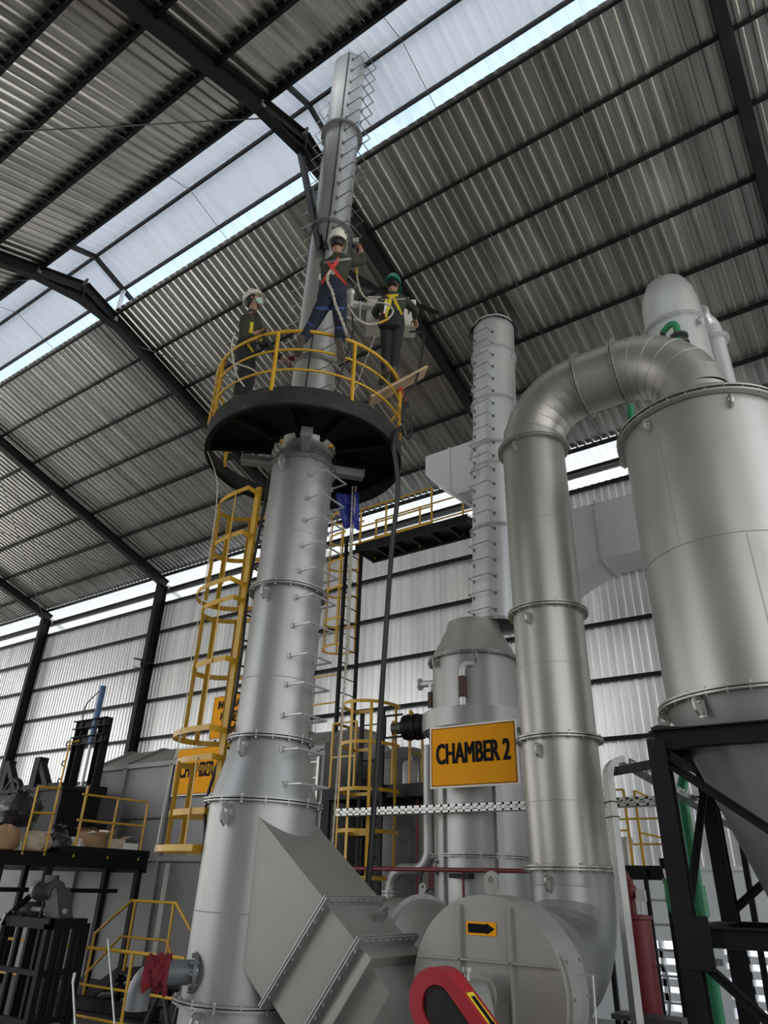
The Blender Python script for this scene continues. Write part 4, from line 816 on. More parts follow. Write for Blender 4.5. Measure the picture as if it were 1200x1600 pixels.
MB().tube([(-5.15, 9.42, 2.22), (-5.15, 9.44, 0.4)], 0.02, 8).build('branch', M['redpipe'], rp); MB().span(-5.35, -5.05, 9.38, 9.56, 2.12, 2.18).build('pipe_bracket', M['black'], rp)
MB().bar((-7.2, 9.42, 2.2), (-7.2, 9.42, 0), 0.04).build('pipe_support', M['black'], rp)
vp = thing('water_pipe', 'thin dark red pipe dropping to a valve behind the square outlet duct', 'pipe', (-6.7, 10.9, 1.2))
MB().tube([(-6.75, 10.8, 3.35), (-6.75, 10.8, 1.9), (-6.70, 10.8, 1.8), (-6.45, 10.8, 1.8)], 0.026, 8).build('pipe_run', M['redpipe'], vp); MB().cyl((-6.62, 10.8, 1.8), (-6.36, 10.8, 1.8), 0.045, n=10).build('valve', M['black'], vp); MB().bar((-6.4, 10.8, 0), (-6.4, 10.8, 1.8), 0.03).build('pipe_support', M['black'], vp)
bp = thing('air_pipe', 'silver air pipe bending down the left side of the round vessel', 'pipe', (-6.2, 9.9, 0))
MB().tube([V((-5.99, 9.92, 4.0)), V((-5.99, 9.92, 2.50))] + arc((-6.24, 9.92, 2.48), 0.25, EX, -EZ, 0, 90, 5) + [V((-6.40, 9.92, 2.23))] + arc((-6.42, 9.92, 1.98), 0.25, EZ, -EX, 0, 90, 5) + [V((-6.67, 9.92, 0.5))], 0.085, 20).build('pipe_run', S, bp, ang=12)
MB().ring((-6.67, 9.92, 1.93), 0.08, 0.14, 0.03, EZ, 24).build('flange', S, bp); MB().ring((-6.67, 9.92, 1.88), 0.08, 0.14, 0.03, EZ, 24).build('flange', S, bp)
MB().cyl((-6.67, 9.92, 0.0), (-6.67, 9.92, 0.5), 0.05, n=10).build('pipe_support', M['black'], bp)
fx = thing('expansion_vessel', 'dark red upright cylinder at the left edge of the round vessel', 'cylinder', (-6.3, 10.5, 1.9))
MB().lathe([(0.01, 1.95), (0.12, 1.98), (0.125, 2.05), (0.125, 2.9), (0.09, 3.0), (0.03, 3.06), (0.01, 3.1)], (-6.18, 10.45, 0), EZ, 28).build('bottle', M['redpipe'], fx)
MB().cyl((-6.18, 10.45, 0), (-6.18, 10.45, 1.95), 0.04, n=10).build('stand', M['black'], fx); MB().tube(bez([(-6.3, 10.4, 2.3), (-6.42, 10.38, 2.12), (-6.34, 10.38, 1.95), (-6.25, 10.4, 2.0)]), 0.012, 6).build('hose', M['rubber'], fx)
# grey pipe off the stack base with a red cloth over it
gp = thing('drain_pipe', 'dark grey pipe with a bolted flange sticking out left from the tallest stack base', 'pipe', (-6.3, 5.35, 1.0))
q0 = atD(311, 1519, 7.42); pe = atD(222, 1519, 7.45); pd = (pe - q0).normalized(); PL = (pe - q0).length - 0.15
MB().cyl(q0 + pd * -0.22, q0 + pd * 0.02, 0.10, n=28).build('stub', S, gp)
MB().tube([q0 + pd * 0.04, q0 + pd * PL] + arc(q0 + pd * PL - EZ * 0.15, 0.15, EZ, pd, 15, 75, 4) + [q0 + pd * (PL + 0.15) - EZ * 0.15, q0 + pd * (PL + 0.15) - EZ * 0.27], 0.095, 28).build('pipe_run', M['pvc'], gp, ang=14)
mb = MB().disc(q0 + pd * 0.03, 0.165, 0.03, pd, 36); mb.build('flange', M['pvc'], gp)
mb = MB(); bolts(mb, q0 + pd * 0.04, pd, 0.135, 10, 0.018, 0.07); mb.build('flange_bolts', M['pvc'], gp)
mb = MB(); rings = []
for i in range(9):
    t_ = PL - 0.08 + 0.21 * i / 8; c = q0 + pd * t_; row = []
    for j in range(17):
        a = math.radians(-50 + 290 * j / 16 - 20); rr = 0.108 + random.uniform(0, 0.05) + 0.02 * math.sin(j * 1.7 + i); 
        if j in (0, 16, 15): rr += 0.03 + 0.02 * math.sin(i * 2)
        row.append(c + (EZ * math.sin(a) + pd.cross(EZ) * math.cos(a)) * rr)
    rings.append(row)
for g in rings: pass
n = 17; mb.add([p for g in rings for p in g], [(i * n + j, i * n + j + 1, (i + 1) * n + j + 1, (i + 1) * n + j) for i in range(8) for j in range(n - 1)])
cl = solo('red_cloth', mb, M['cloth_red'], 'crumpled dark red cloth draped over the grey drain pipe', 'cloth', smooth=True)
# green pipework by the silo frame
gr = thing('green_pipe', 'green plastic pipe rising inside the black silo frame', 'pipe', (-1.95, 8.6, 0))
MB().tube([(-1.96, 8.62, 0), (-1.96, 8.62, 3.0), (-1.85, 8.62, 3.3), (-0.9, 8.62, 3.7), (-0.85, 8.62, 6.5)], 0.062, 16).build('pipe_run', M['green'], gr)
for z, h in ((1.95, 0.14), (0.5, 0.12)): MB().cyl((-1.96, 8.62, z - h), (-1.96, 8.62, z + h), 0.082, n=18).build('coupling', M['green'], gr)
for k, x in enumerate((-2.13, -2.24)):
    MB().tube(bez([(-1.96, 8.60, 1.86), (x + 0.06, 8.56, 1.84), (x, 8.55, 1.90), (x, 8.55, 2.12)], 5), 0.03, 10).build('branch', M['green'], gr); MB().cyl((x, 8.55, 2.10), (x, 8.55, 2.15), 0.042, n=12).build('coupling', M['green'], gr)
    MB().cyl((x, 8.55, 2.15), (x - 0.01, 8.55, 2.26), 0.014, n=8).build('valve_stem', M['zinc'], gr); MB().cyl((x - 0.01, 8.55, 2.24), (x - 0.015, 8.55, 2.34), 0.032, n=10).build('valve_knob', M['black'], gr)
MB().ring((-1.96, 8.62, 1.42), 0.05, 0.13, 0.05, EZ, 24).build('valve_flange', M['motor'], gr); MB().bar((-2.05, 8.58, 1.0), (-2.0, 8.55, 0.72), 0.03).build('valve_lever', M['redpipe'], gr)
so = thing('silo_outlet', 'silver flanged pipe below the big silo cone, at the right edge', 'pipe', (-0.6, 7.47, 0))
MB().cyl((-0.84, 7.45, 1.25), (-0.84, 7.45, 0.1), 0.13, n=28).build('pipe_run', S, so); MB().cyl((-0.84, 7.45, 0.0), (-0.84, 7.45, 0.1), 0.2, n=24).build('foot', S, so)
MB().ring((-0.84, 7.45, 1.26), 0.1, 0.25, 0.03, EZ, 28).build('flange', S, so)
MB().cyl((-1.3, 8.25, 2.30), (-0.3, 8.25, 2.30), 0.045, n=12).build('cross_pipe', M['motor'], so)

# right-hand access platform, ladder, red filter
rpf = thing('access_platform', 'small black platform with yellow rails seen between the gooseneck duct and the silo frame', 'platform', (-3.0, 11.2, 0))
MB().span(-3.75, -2.62, 10.8, 11.7, 2.28, 2.34).build('deck_plate', M['black'], rpf)
for a, b in (((-3.75, 10.8), (-2.62, 10.8)), ((-2.62, 10.8), (-2.62, 11.7)), ((-3.75, 11.7), (-2.62, 11.7))): MB().chan((a[0], a[1], 2.25), (b[0], b[1], 2.25), 0.05, 0.14, 0.01).build('edge_beam', M['black'], rpf)
for x, y in ((-3.7, 11.65), (-2.66, 11.65), (-3.7, 10.85)): MB().bar((x, y, 0), (x, y, 2.25), 0.06).build('leg', M['black'], rpf)
for x, y, zt in ((-3.25, 10.82, 3.32), (-3.10, 10.82, 3.30), (-2.72, 10.95, 3.1), (-2.66, 11.66, 3.25), (-3.7, 11.66, 3.3), (-3.7, 10.82, 3.32)): MB().bar((x, y, 2.3), (x, y, zt), 0.032).build('rail_post', M['yellow'], rpf)
for a, b in (((-3.7, 10.82, 3.32), (-3.25, 10.82, 3.32)), ((-3.10, 10.82, 3.30), (-2.72, 10.95, 3.1)), ((-3.10, 10.82, 2.75), (-2.72, 10.95, 2.66)), ((-3.7, 11.66, 3.0), (-2.66, 11.66, 3.0)), ((-3.7, 11.66, 2.65), (-2.66, 11.66, 2.65)), ((-3.7, 10.82, 2.78), (-3.25, 10.82, 2.78))): MB().bar(a, b, 0.026).build('rail', M['yellow'], rpf)
rl = thing('black_ladder', 'narrow black ladder leading down from the platform beside the silo frame', 'ladder', (-2.95, 10.75, 0))
for x in (-3.08, -2.82): MB().bar((x, 10.74, 0), (x, 10.74, 2.3), 0.05).build('stringer', M['black'], rl)
z = 0.25
while z < 2.2: MB().cyl((-3.08, 10.74, z), (-2.82, 10.74, z), 0.014, n=8).build('rung', M['zinc'], rl); z += 0.28
bk = thing('paint_bucket', 'grey metal bucket on the platform right of the gooseneck duct', 'bucket', (-3.42, 11.0, 2.34)); MB().lathe([(0.01, 2.34), (0.13, 2.34), (0.15, 2.68), (0.155, 2.70), (0.14, 2.70), (0.12, 2.36), (0.01, 2.36)], (-3.42, 11.0, 0), EZ, 28).build('body', M['zinc'], bk); MB().tube(arc((-3.42, 11.0, 2.66), 0.155, EX, V((0, -0.6, -0.8)), 0, 180, 10), 0.006, 6).build('bail_handle', M['darkrod'], bk)
rf = thing('sand_filter', 'dark red upright filter vessel with valves on top, right of the gooseneck duct foot', 'filter', (-3.0, 9.8, 0))
MB().lathe([(0.01, 0.55), (0.15, 0.58), (0.17, 0.66), (0.17, 1.72), (0.19, 1.73), (0.19, 1.77), (0.01, 1.78)], (-2.99, 9.8, 0), EZ, 32).build('vessel', M['redpipe'], rf)
mb = MB().cyl((-3.02, 9.8, 1.78), (-3.02, 9.8, 2.15), 0.05, n=14); mb.ball((-3.03, 9.8, 2.02), 0.10, 14); mb.tube(bez([(-3.02, 9.8, 2.12), (-3.1, 9.8, 2.24), (-3.3, 9.8, 2.26), (-3.5, 9.8, 2.2)]), 0.045, 10); mb.build('valve_head', M['redpipe'], rf)
MB().box((-2.88, 9.75, 1.98), (0.11, 0.06, 0.12)).build('junction_box', M['zinc'], rf)
for x in (-3.1, -2.9): MB().cyl((x, 9.78, 1.78), (x, 9.78, 1.95), 0.012, n=6).build('stud', M['zinc'], rf)
MB().tube(bez([(-2.82, 9.78, 1.25), (-2.72, 9.75, 1.26), (-2.70, 9.75, 1.0), (-2.75, 9.75, 0.75)]), 0.012, 6).build('gauge_line', M['darkrod'], rf)
for a in (0, 120, 240): a = math.radians(a); MB().bar((-2.99 + 0.13 * math.cos(a), 9.8 + 0.13 * math.sin(a), 0), (-2.99 + 0.13 * math.cos(a), 9.8 + 0.13 * math.sin(a), 0.65), 0.04).build('leg', M['redpipe'], rf)
tb = thing('work_bench', 'low dark metal bench beside the red filter vessel', 'bench', (-2.8, 9.4, 0)); MB().span(-3.2, -2.45, 9.15, 9.5, 0.78, 0.83).build('top', M['motor'], tb)
for x in (-3.15, -2.5):
    for y in (9.2, 9.45): MB().bar((x, y, 0), (x, y, 0.78), 0.04).build('leg', M['black'], tb)

# ================================================================== loading deck on the left
ld = thing('loading_deck', 'black raised loading deck with yellow rails and rubbish on it, at the left', 'platform', (-15, 8, 0))
DZ = 2.36; DXE = -12.5
MB().span(-19.5, DXE, 5.6, 10.0, DZ - 0.06, DZ).build('deck_plate', M['black'], ld)
MB().chan((DXE + 0.01, 5.6, DZ - 0.10), (DXE + 0.01, 10.0, DZ - 0.10), 0.07, 0.22, 0.012, flip=-1).build('edge_beam', M['black'], ld)
for y in (5.65, 10.0): MB().ibeam((-19.5, y, DZ - 0.16), (DXE, y, DZ - 0.16), 0.09, 0.2, 0.012).build('edge_beam', M['black'], ld)
MB().span(DXE + 0.01, DXE + 0.03, 8.05, 10.0, DZ, DZ + 0.13).build('toe_board', M['black'], ld)
for x, y in ((-12.55, 7.05), (-12.55, 7.95), (-12.9, 7.25), (-13.6, 9.9), (-12.6, 9.9), (-16.5, 5.8), (-16.5, 9.9), (-14.6, 6.2)): MB().bar((x, y, 0), (x, y, DZ - 0.1), 0.11).build('leg', M['steel'], ld)
for a, b in (((-12.55, 7.95, 1.9), (-12.55, 7.3, 1.3)), ((-12.9, 7.2, 1.78), (-12.9, 9.7, 1.78)), ((-16.5, 6.6, 1.75), (-12.6, 6.9, 1.75))): MB().bar(a, b, 0.07).build('brace', M['steel'], ld)
def dp(px, py, dx=0.0): return atX(px, py, DXE + dx)
def post(px0, py0, px1, py1, r_=0.02):
    a = dp(px0, py0); b = dp(px1, py1); q = V((DXE, b.y, DZ - 0.05)); MB().cyl(q, V((DXE, b.y, a.z)), r_, n=8).build('rail_post', M['yellow'], ld); return V((DXE, b.y, a.z))
r1 = post(58, 1229, 36, 1327); r2 = post(88, 1231, 70, 1330)
MB().cyl(r1, r2, 0.02, n=8).build('rail', M['yellow'], ld); MB().cyl(r1 - EZ * 0.42, r2 - EZ * 0.42, 0.02, n=8).build('rail', M['yellow'], ld)
MB().tube([r2, V((DXE, r2.y, r2.z + 0.80)), V((DXE, r2.y + 0.18, r2.z + 0.86))], 0.02, 8).build('tall_post', M['yellow'], ld)
r3 = post(138, 1228, 116, 1331, 0.024); r4 = post(187, 1248, 168, 1337); r5 = post(235, 1255, 216, 1343)
MB().cyl(V((DXE, r3.y - 0.08, r4.z)), V((DXE, r5.y, r4.z)), 0.02, n=8).build('rail', M['yellow'], ld); MB().cyl(V((DXE, r3.y - 0.08, r4.z - 0.44)), V((DXE, r5.y, r4.z - 0.44)), 0.02, n=8).build('rail', M['yellow'], ld)
MB().tube([V((DXE, r3.y - 0.05, DZ)), V((DXE - 0.02, r3.y - 0.03, DZ + 0.14)), V((DXE, r3.y, DZ + 0.25))], 0.018, 8).build('bent_bar', M['yellow'], ld)
# rubbish
def blob(name, c, rx, ry, rz, m, label, cat, seed=0, group=None, neck=False, n=20, rough=0.16):
    rnd = random.Random(seed); mb = MB(); k = n // 2; vs = []; ph = [rnd.uniform(0, 6.28) for _ in range(6)]
    for i in range(k + 1):
        t_ = math.pi * i / k
        for j in range(n):
            a = 2 * math.pi * j / n; w_ = 1 + rough * (math.sin(3 * a + ph[0] + 2 * t_) * 0.5 + math.sin(5 * a + ph[1]) * 0.35 + math.sin(7 * t_ + 2 * a + ph[2]) * 0.4) * math.sin(t_) + rnd.uniform(-0.03, 0.03)
            z_ = -math.cos(t_); r_ = math.sin(t_)
            if z_ < -0.6: r_ = max(r_, 0.75 * math.sin(t_) + 0.2 * (t_ > 0.2))
            vs.append((c[0] + rx * r_ * w_ * math.cos(a), c[1] + ry * r_ * w_ * math.sin(a), c[2] + max(z_, -0.75) * rz * (1 if z_ < 0 else w_)))
    mb.add(vs, [(i * n + j, i * n + (j + 1) % n, (i + 1) * n + (j + 1) % n, (i + 1) * n + j) for i in range(k) for j in range(n)])
    if neck:
        for q in range(5):
            a = q * 1.3 + seed; mb.tube(bez([(c[0], c[1], c[2] + rz * 0.9), (c[0] + 0.03 * math.cos(a), c[1] + 0.03 * math.sin(a), c[2] + rz * 1.1), (c[0] + 0.14 * math.cos(a), c[1] + 0.14 * math.sin(a), c[2] + rz * 1.2)], 4), [0.05] * 4 + [0.04] * 3 + [0.03, 0.012], 7)
    return solo(name, mb, m, label, cat, group)
def on_deck(px, x, dz=0.0, py=1330):
    p = atX(px, py, x); return V((x, p.y, DZ + dz))
def carton(px, x, dz, sx, sy, sz, rot, label, m=None, flaps=True, py=1330):
    c = on_deck(px, x, dz + sz / 2, py); t = thing('carton', label, 'box', c - EZ * (sz / 2)); a = math.radians(rot); ax = (V((math.cos(a), math.sin(a), 0)), V((-math.sin(a), math.cos(a), 0)), EZ)
    MB().box(c, (sx, sy, sz), ax).build('body', m or M['card'], t)
    if flaps:
        for s_ in (-1, 1):
            e = c + EZ * (sz / 2) + ax[1] * (s_ * sy / 2); MB().add([e - ax[0] * (sx / 2), e + ax[0] * (sx / 2), e + ax[0] * (sx / 2) + ax[1] * (s_ * 0.13) + EZ * 0.07, e - ax[0] * (sx / 2) + ax[1] * (s_ * 0.13) + EZ * 0.07], [(0, 1, 2, 3)]).prism([e - ax[0] * (sx / 2) + ax[1] * (s_ * 0.13) + EZ * 0.07, e + ax[0] * (sx / 2) + ax[1] * (s_ * 0.13) + EZ * 0.07, e + ax[0] * (sx / 2)], ax[1] * 0.004).build('flap', m or M['card'], t)
    MB().box(c + EZ * (sz / 2 + 0.002), (sx * 0.98, 0.06, 0.003), ax).build('tape', M['sack'], t)
    return t
c = on_deck(14, -12.95, 0.62, 1325); blob('rubbish_bag', c, 0.42, 0.36, 0.30, M['bag'], 'black rubbish bag heaped highest at the left end of the deck', 'bag', 1, neck=True, rough=0.22)
c = on_deck(84, -12.75, 0.17, 1332); blob('rubbish_bag', c, 0.27, 0.25, 0.24, M['bag'], 'black rubbish bag lying behind the rail, right of the paper sacks', 'bag', 2, neck=True, rough=0.25)
c = on_deck(50, -12.75, 0.15, 1330); blob('paper_sack', c, 0.28, 0.27, 0.20, M['sack'], 'tan sack with pale scraps on top, behind the left pair of yellow posts', 'sack', 3)
c = on_deck(2, -12.75, 0.17, 1330); blob('paper_sack', c, 0.24, 0.24, 0.24, M['card'], 'brown sack under the highest rubbish bag', 'sack', 4)
c = on_deck(33, -12.8, 0.10, 1330); blob('paper_sack', c, 0.16, 0.15, 0.13, M['paper'], 'small white sack beside the brown sack at the deck edge', 'sack', 5)
c = on_deck(66, -12.95, 0.24, 1330); blob('paper_scrap', c, 0.30, 0.30, 0.10, M['paper'], 'crumpled white paper lying over the tan sack', 'paper', 6, rough=0.5)
c = on_deck(106, -12.85, 0.12, 1333); blob('paper_scrap', c, 0.22, 0.24, 0.17, M['paper'], 'crumpled pale paper between the black bag and the cartons', 'paper', 7, rough=0.5)
carton(143, -12.85, 0.10, 0.46, 0.42, 0.30, 20, 'brown carton with a white top on the deck, topmost of the rubbish by the rail', py=1333)
carton(146, -12.85, 0.0, 0.40, 0.42, 0.10, 8, 'flattened brown carton lying under the white-topped one', flaps=False, py=1333)
carton(172, -12.75, 0.0, 0.36, 0.34, 0.30, -12, 'tan carton leaning beside the middle yellow post', M['sack'], py=1336)
carton(192, -12.70, 0.0, 0.36, 0.34, 0.24, 5, 'white printed carton nearest the furnace end of the deck', M['paper'], False, py=1339)
c = on_deck(146, -12.85, 0.39, 1333); blob('paper_scrap', c, 0.27, 0.24, 0.05, M['paper'], 'flat white paper on top of the brown carton', 'paper', 8, rough=0.6)
# feed hopper, press frame and cylinder
hp = thing('feed_hopper', 'black steel feed hopper behind the rubbish on the deck', 'hopper', (-15.4, 9.2, DZ))
MB().span(-18.5, -14.35, 9.0, 9.95, DZ, 3.62).build('body', M['black'], hp); MB().span(-18.6, -14.30, 8.95, 10.0, 3.60, 3.68).build('rim', M['steel'], hp)
MB().prism([(-14.35, 9.0, DZ), (-14.35, 9.95, DZ), (-14.35, 9.95, 3.0)], (0.4, 0, 0)).build('side_chute', M['black'], hp)
for x in (-17.6, -16.4, -15.3): MB().span(x, x + 0.06, 8.95, 9.0, DZ, 3.6).build('rib', M['steel'], hp)
gf = thing('press_frame', 'tall black ram frame with a blue cylinder through its top beam', 'frame', (-15.3, 10.35, DZ))
Yg = 10.32
def gp_(px, py): return atY(px, py, Yg)
tl, trr = gp_(129, 1128), gp_(171, 1122); bl, br_ = gp_(107, 1240), gp_(151, 1236); ml, mr = gp_(122, 1159), gp_(165, 1155)
xl, xr = tl.x + 0.06, trr.x - 0.10; zt = (tl.z + trr.z) / 2 - 0.1; zm = (ml.z + mr.z) / 2
for x in (xl, xr): MB().ibeam((x, Yg, DZ), (x, Yg, zt + 0.1), 0.2, 0.24, 0.016, up=EX).build('upright', M['steel'], gf)
for z in (zt, zm): MB().ibeam((xl - 0.2, Yg - 0.06, z), (xr + 0.2, Yg - 0.06, z), 0.2, 0.20, 0.016).build('cross_beam', M['steel'], gf)
MB().span(xl - 0.2, xr + 0.3, Yg - 0.25, Yg + 0.2, 3.66, 3.84).build('base_beam', M['steel'], gf)
xm = (xl + xr) / 2 + 0.06
MB().cyl((xm, Yg - 0.02, zm - 0.1), (xm, Yg - 0.02, zt + 0.92), 0.075, n=24).build('ram_cylinder', M['bluepaint'], gf)
MB().cyl((xm - 0.02, Yg - 0.02, 3.75), (xm - 0.02, Yg - 0.02, zm - 0.1), 0.035, n=16).build('piston_rod', M['lightsilver'], gf)
MB().tube(bez([(xm - 0.08, Yg - 0.05, zt + 0.8), (xm - 0.42, Yg - 0.1, zt + 0.5), (xm - 0.42, Yg - 0.12, zt + 0.15), (xm - 0.3, Yg - 0.15, zt)]), 0.014, 6).build('hydraulic_hose', M['rubber'], gf)
MB().tube(bez([(xm + 0.25, Yg - 0.15, zt - 0.1), (xm + 0.34, Yg - 0.15, zt - 0.35), (xm + 0.1, Yg - 0.12, zm + 0.05)]), 0.014, 6).build('hydraulic_hose', M['rubber'], gf)
for z in (3.9, 4.3, 4.75): MB().tube(bez([(xl - 0.12, Yg - 0.15, z), (xl - 0.25, Yg - 0.18, z + 0.1), (xl - 0.14, Yg - 0.15, z + 0.2)], 4), 0.018, 6).build('hose_loop', M['rubber'], gf)
sf = thing('support_stand', 'black braced stand left of the tall ram frame', 'stand', (-16.6, 10.2, DZ))
a0 = atY(66, 1184, 10.2); b0 = atY(46, 1250, 10.2)
MB().bar((a0.x, 10.2, 3.0), (a0.x, 10.2, a0.z), 0.24, 0.24).build('post', M['steel'], sf); MB().bar((a0.x + 0.05, 10.18, a0.z - 0.1), (a0.x + 0.85, 10.18, a0.z - 1.0), 0.16, 0.14).build('raking_brace', M['steel'], sf)
MB().bar((a0.x - 1.35, 10.18, a0.z - 0.1), (a0.x - 0.5, 10.18, a0.z - 1.05), 0.16, 0.14).build('raking_brace', M['steel'], sf); MB().bar((a0.x - 1.4, 10.2, 3.0), (a0.x - 1.4, 10.2, a0.z), 0.2, 0.2).build('post', M['steel'], sf)
MB().bar((a0.x - 1.5, 10.2, 3.9), (a0.x + 1.2, 10.2, 3.9), 0.16, 0.14).build('sill_beam', M['steel'], sf)
MB().tube(arc((a0.x - 0.85, 10.15, 3.75), 0.36, EX, EZ, 0, 180, 10), 0.07, 10).build('curved_pipe', M['steel'], sf)
fl = thing('floodlight', 'small square floodlight on the dark wall column above the furnace', 'lamp', atY(217, 1036, 14.3))
p = atY(216, 1036, 14.3); MB().box(p, (0.34, 0.07, 0.30), (V((0.9, 0.3, -0.2)).normalized(), V((0.3, -0.85, -0.5)).normalized(), V((0.3, -0.4, 0.85)).normalized())).build('housing', M['black'], fl)
MB().box(p + V((0.0, -0.04, -0.02)), (0.28, 0.02, 0.24), (V((0.9, 0.3, -0.2)).normalized(), V((0.3, -0.85, -0.5)).normalized(), V((0.3, -0.4, 0.85)).normalized())).build('lens', M['lamp'], fl)
MB().bar(p + V((0.15, 0, -0.05)), (-20.15, 14.5, p.z - 0.1), 0.04).build('bracket', M['black'], fl) if False else MB().bar(p + V((0.1, 0.0, -0.05)), p + V((0.45, 0.25, 0.0)), 0.05).build('bracket', M['black'], fl)

# hoist frame with its gear motor, front left
hf = thing('hoist_frame', 'black welded hoist frame of square bars at the lower left corner', 'frame', (-11.6, 7.3, 0))
Yh = 7.3
def h3(px, py, y=Yh): return atY(px, py, y)
A, B, Cc = h3(12, 1438), h3(78, 1440), atX(133, 1444, h3(78, 1440).x)
zt = A.z
for p in (A, B): MB().bar((p.x, Yh, 0), (p.x, Yh, zt), 0.10).build('corner_post', M['steel'], hf)
Cy = min(Cc.y, 8.6)
MB().bar((B.x, Cy, 0), (B.x, Cy, zt), 0.12).build('corner_post', M['steel'], hf)
MB().bar((A.x - 0.05, Yh, zt), (B.x + 0.05, Yh, zt), 0.10, 0.14).build('top_bar', M['steel'], hf); MB().bar((B.x, Yh, zt), (B.x, Cy, zt), 0.10, 0.14).build('top_bar', M['steel'], hf)
for z in (0.72, 0.12): MB().bar((A.x, Yh, z), (B.x, Yh, z), 0.07).build('cross_bar', M['steel'], hf); MB().bar((B.x, Yh, z), (B.x, Cy, z), 0.07).build('cross_bar', M['steel'], hf)
for f in (0.3, 0.55, 0.8): MB().bar((A.x + (B.x - A.x) * f, Yh + 0.03, 0.1), (A.x + (B.x - A.x) * f, Yh + 0.03, zt - 0.05), 0.07).build('upright_bar', M['steel'], hf)
for f in (0.25, 0.5, 0.75): MB().bar((B.x, Yh + (Cy - Yh) * f, 0.1), (B.x, Yh + (Cy - Yh) * f, zt - 0.05), 0.08).build('upright_bar', M['steel'], hf)
MB().bar((A.x, Yh, 0), (A.x, Yh + 1, 0.0), 0.08).build('foot_bar', M['steel'], hf)
MB().bar((A.x, Yh, zt), (A.x, Yh + 1, zt), 0.08).build('top_bar', M['steel'], hf); MB().bar((A.x, Yh + 1, 0), (A.x, Yh + 1, zt), 0.08).build('corner_post', M['steel'], hf)
MB().tube([(A.x - 0.06, Yh - 0.07, 0.1), (A.x - 0.06, Yh - 0.07, zt - 0.05), (A.x, Yh - 0.06, zt + 0.1)], 0.018, 8).build('conduit', M['zinc'], hf)
gm = thing('gear_motor', 'grimy grey gear motor with a round cap sitting over the black hoist frame', 'motor', (B.x - 0.3, 7.8, zt))
mc = atY(80, 1393, 7.75); mb = MB().cyl(mc + V((-0.32, 0, 0)), mc + V((0.18, 0, 0)), 0.15, n=24)
for i in range(10): mb.ring(mc + V((-0.22 + 0.04 * i, 0, 0)), 0.14, 0.17, 0.012, EX, 24)
mb.build('motor_body', M['motor'], gm); MB().ball(mc + V((-0.38, 0, 0.02)), 0.15, 16).build('fan_cowl', M['zinc'], gm)
MB().cyl(mc + V((-0.05, 0, 0.12)), mc + V((-0.05, 0, 0.24)), 0.11, n=18).build('terminal_box', M['motor'], gm)
mb = MB().box(mc + V((0.28, 0.02, -0.22)), (0.30, 0.26, 0.50), (V((0.85, 0, 0.5)), EY, V((-0.5, 0, 0.85)))); mb.build('gearbox', M['motor'], gm)
for dx in (-0.55, 0.25): MB().cyl((mc.x + dx - 0.14, 7.75, zt + 0.15), (mc.x + dx + 0.14, 7.75, zt + 0.15), 0.11, n=20).build('bearing_block', M['motor'], gm)
MB().cyl((mc.x - 0.75, 7.75, zt + 0.15), (mc.x + 0.5, 7.75, zt + 0.15), 0.04, n=12).build('drive_shaft', M['zinc'], gm); MB().span(mc.x - 0.75, mc.x + 0.5, 7.6, 7.95, zt, zt + 0.06).build('base_plate', M['black'], gm)
MB().tube(bez([(mc.x - 0.05, 7.7, mc.z - 0.1), (mc.x - 0.1, 7.65, mc.z - 0.45), (mc.x - 0.5, 7.5, zt + 0.12), (A.x + 0.1, Yh, zt + 0.12)]), 0.022, 8).build('power_cable', M['rubber'], gm)
for dx in (-0.7, 0.45): MB().bar((mc.x + dx, 7.78, 0), (mc.x + dx, 7.78, zt), 0.07).build('stand_leg', M['steel'], gm)

# yellow barriers on the floor
def pipe_path(t, pts, r_=0.024, name='rail'): MB().tube(pts, r_, 8).build(name, M['yellow'], t)
cr_ = thing('crossover_stair', 'yellow-railed crossover stair with black steps in front of the furnace', 'stair', (-11, 9.2, 0))
Yc = 9.15
def s3(px, py, y=Yc): return atY(px, py, y)
TL, TR = s3(206, 1407), s3(275, 1411)
zl = (TL.z + TR.z) / 2; LB = s3(148, 1459); RB = s3(300, 1450)
pipe_path(cr_, [V((LB.x, Yc, 0.0)), V((LB.x, Yc, LB.z)), V((TL.x, Yc, zl)), V((TR.x, Yc, zl)), V((RB.x + 0.6, Yc, RB.z - 0.55)), V((RB.x + 0.6, Yc, 0))])
for x in (TL.x + 0.10, TR.x - 0.05): pipe_path(cr_, [(x, Yc, zl), (x, Yc, 0.62)], 0.024, 'rail_post')
pipe_path(cr_, [V((LB.x - 0.05, Yc, LB.z - 0.62)), V((TL.x - 0.12, Yc, zl - 0.55)), V((TR.x - 0.1, Yc, zl - 0.55)), V((TR.x + 0.45, Yc, zl - 1.2))], 0.02)
MB().span(TL.x - 0.1, TR.x + 0.15, Yc, 10.4, 0.56, 0.64).build('landing', M['black'], cr_)
for k in range(3): z = 0.15 + 0.16 * k; MB().span(TL.x - 0.95 + 0.27 * k, TL.x - 0.62 + 0.27 * k, Yc, 10.4, z - 0.03, z).build('step', M['black'], cr_); MB().span(TR.x + 0.62 - 0.2 * k, TR.x + 0.9 - 0.2 * k, Yc, 10.4, z - 0.03, z).build('step', M['black'], cr_)
for y in (Yc + 0.03, 10.37): MB().bar((TL.x - 1.05, y, 0.05), (TL.x - 0.05, y, 0.58), 0.05, 0.16).build('stringer', M['black'], cr_); MB().bar((TR.x + 1.0, y, 0.05), (TR.x + 0.1, y, 0.58), 0.05, 0.16).build('stringer', M['black'], cr_)
for x in (TL.x, TR.x): MB().bar((x, 10.3, 0), (x, 10.3, 0.58), 0.07).build('leg', M['black'], cr_)
br = thing('floor_barrier', 'low yellow pipe barrier on the floor left of the tallest stack', 'barrier', (-10.8, 8.3, 0))
Yb_ = 8.35
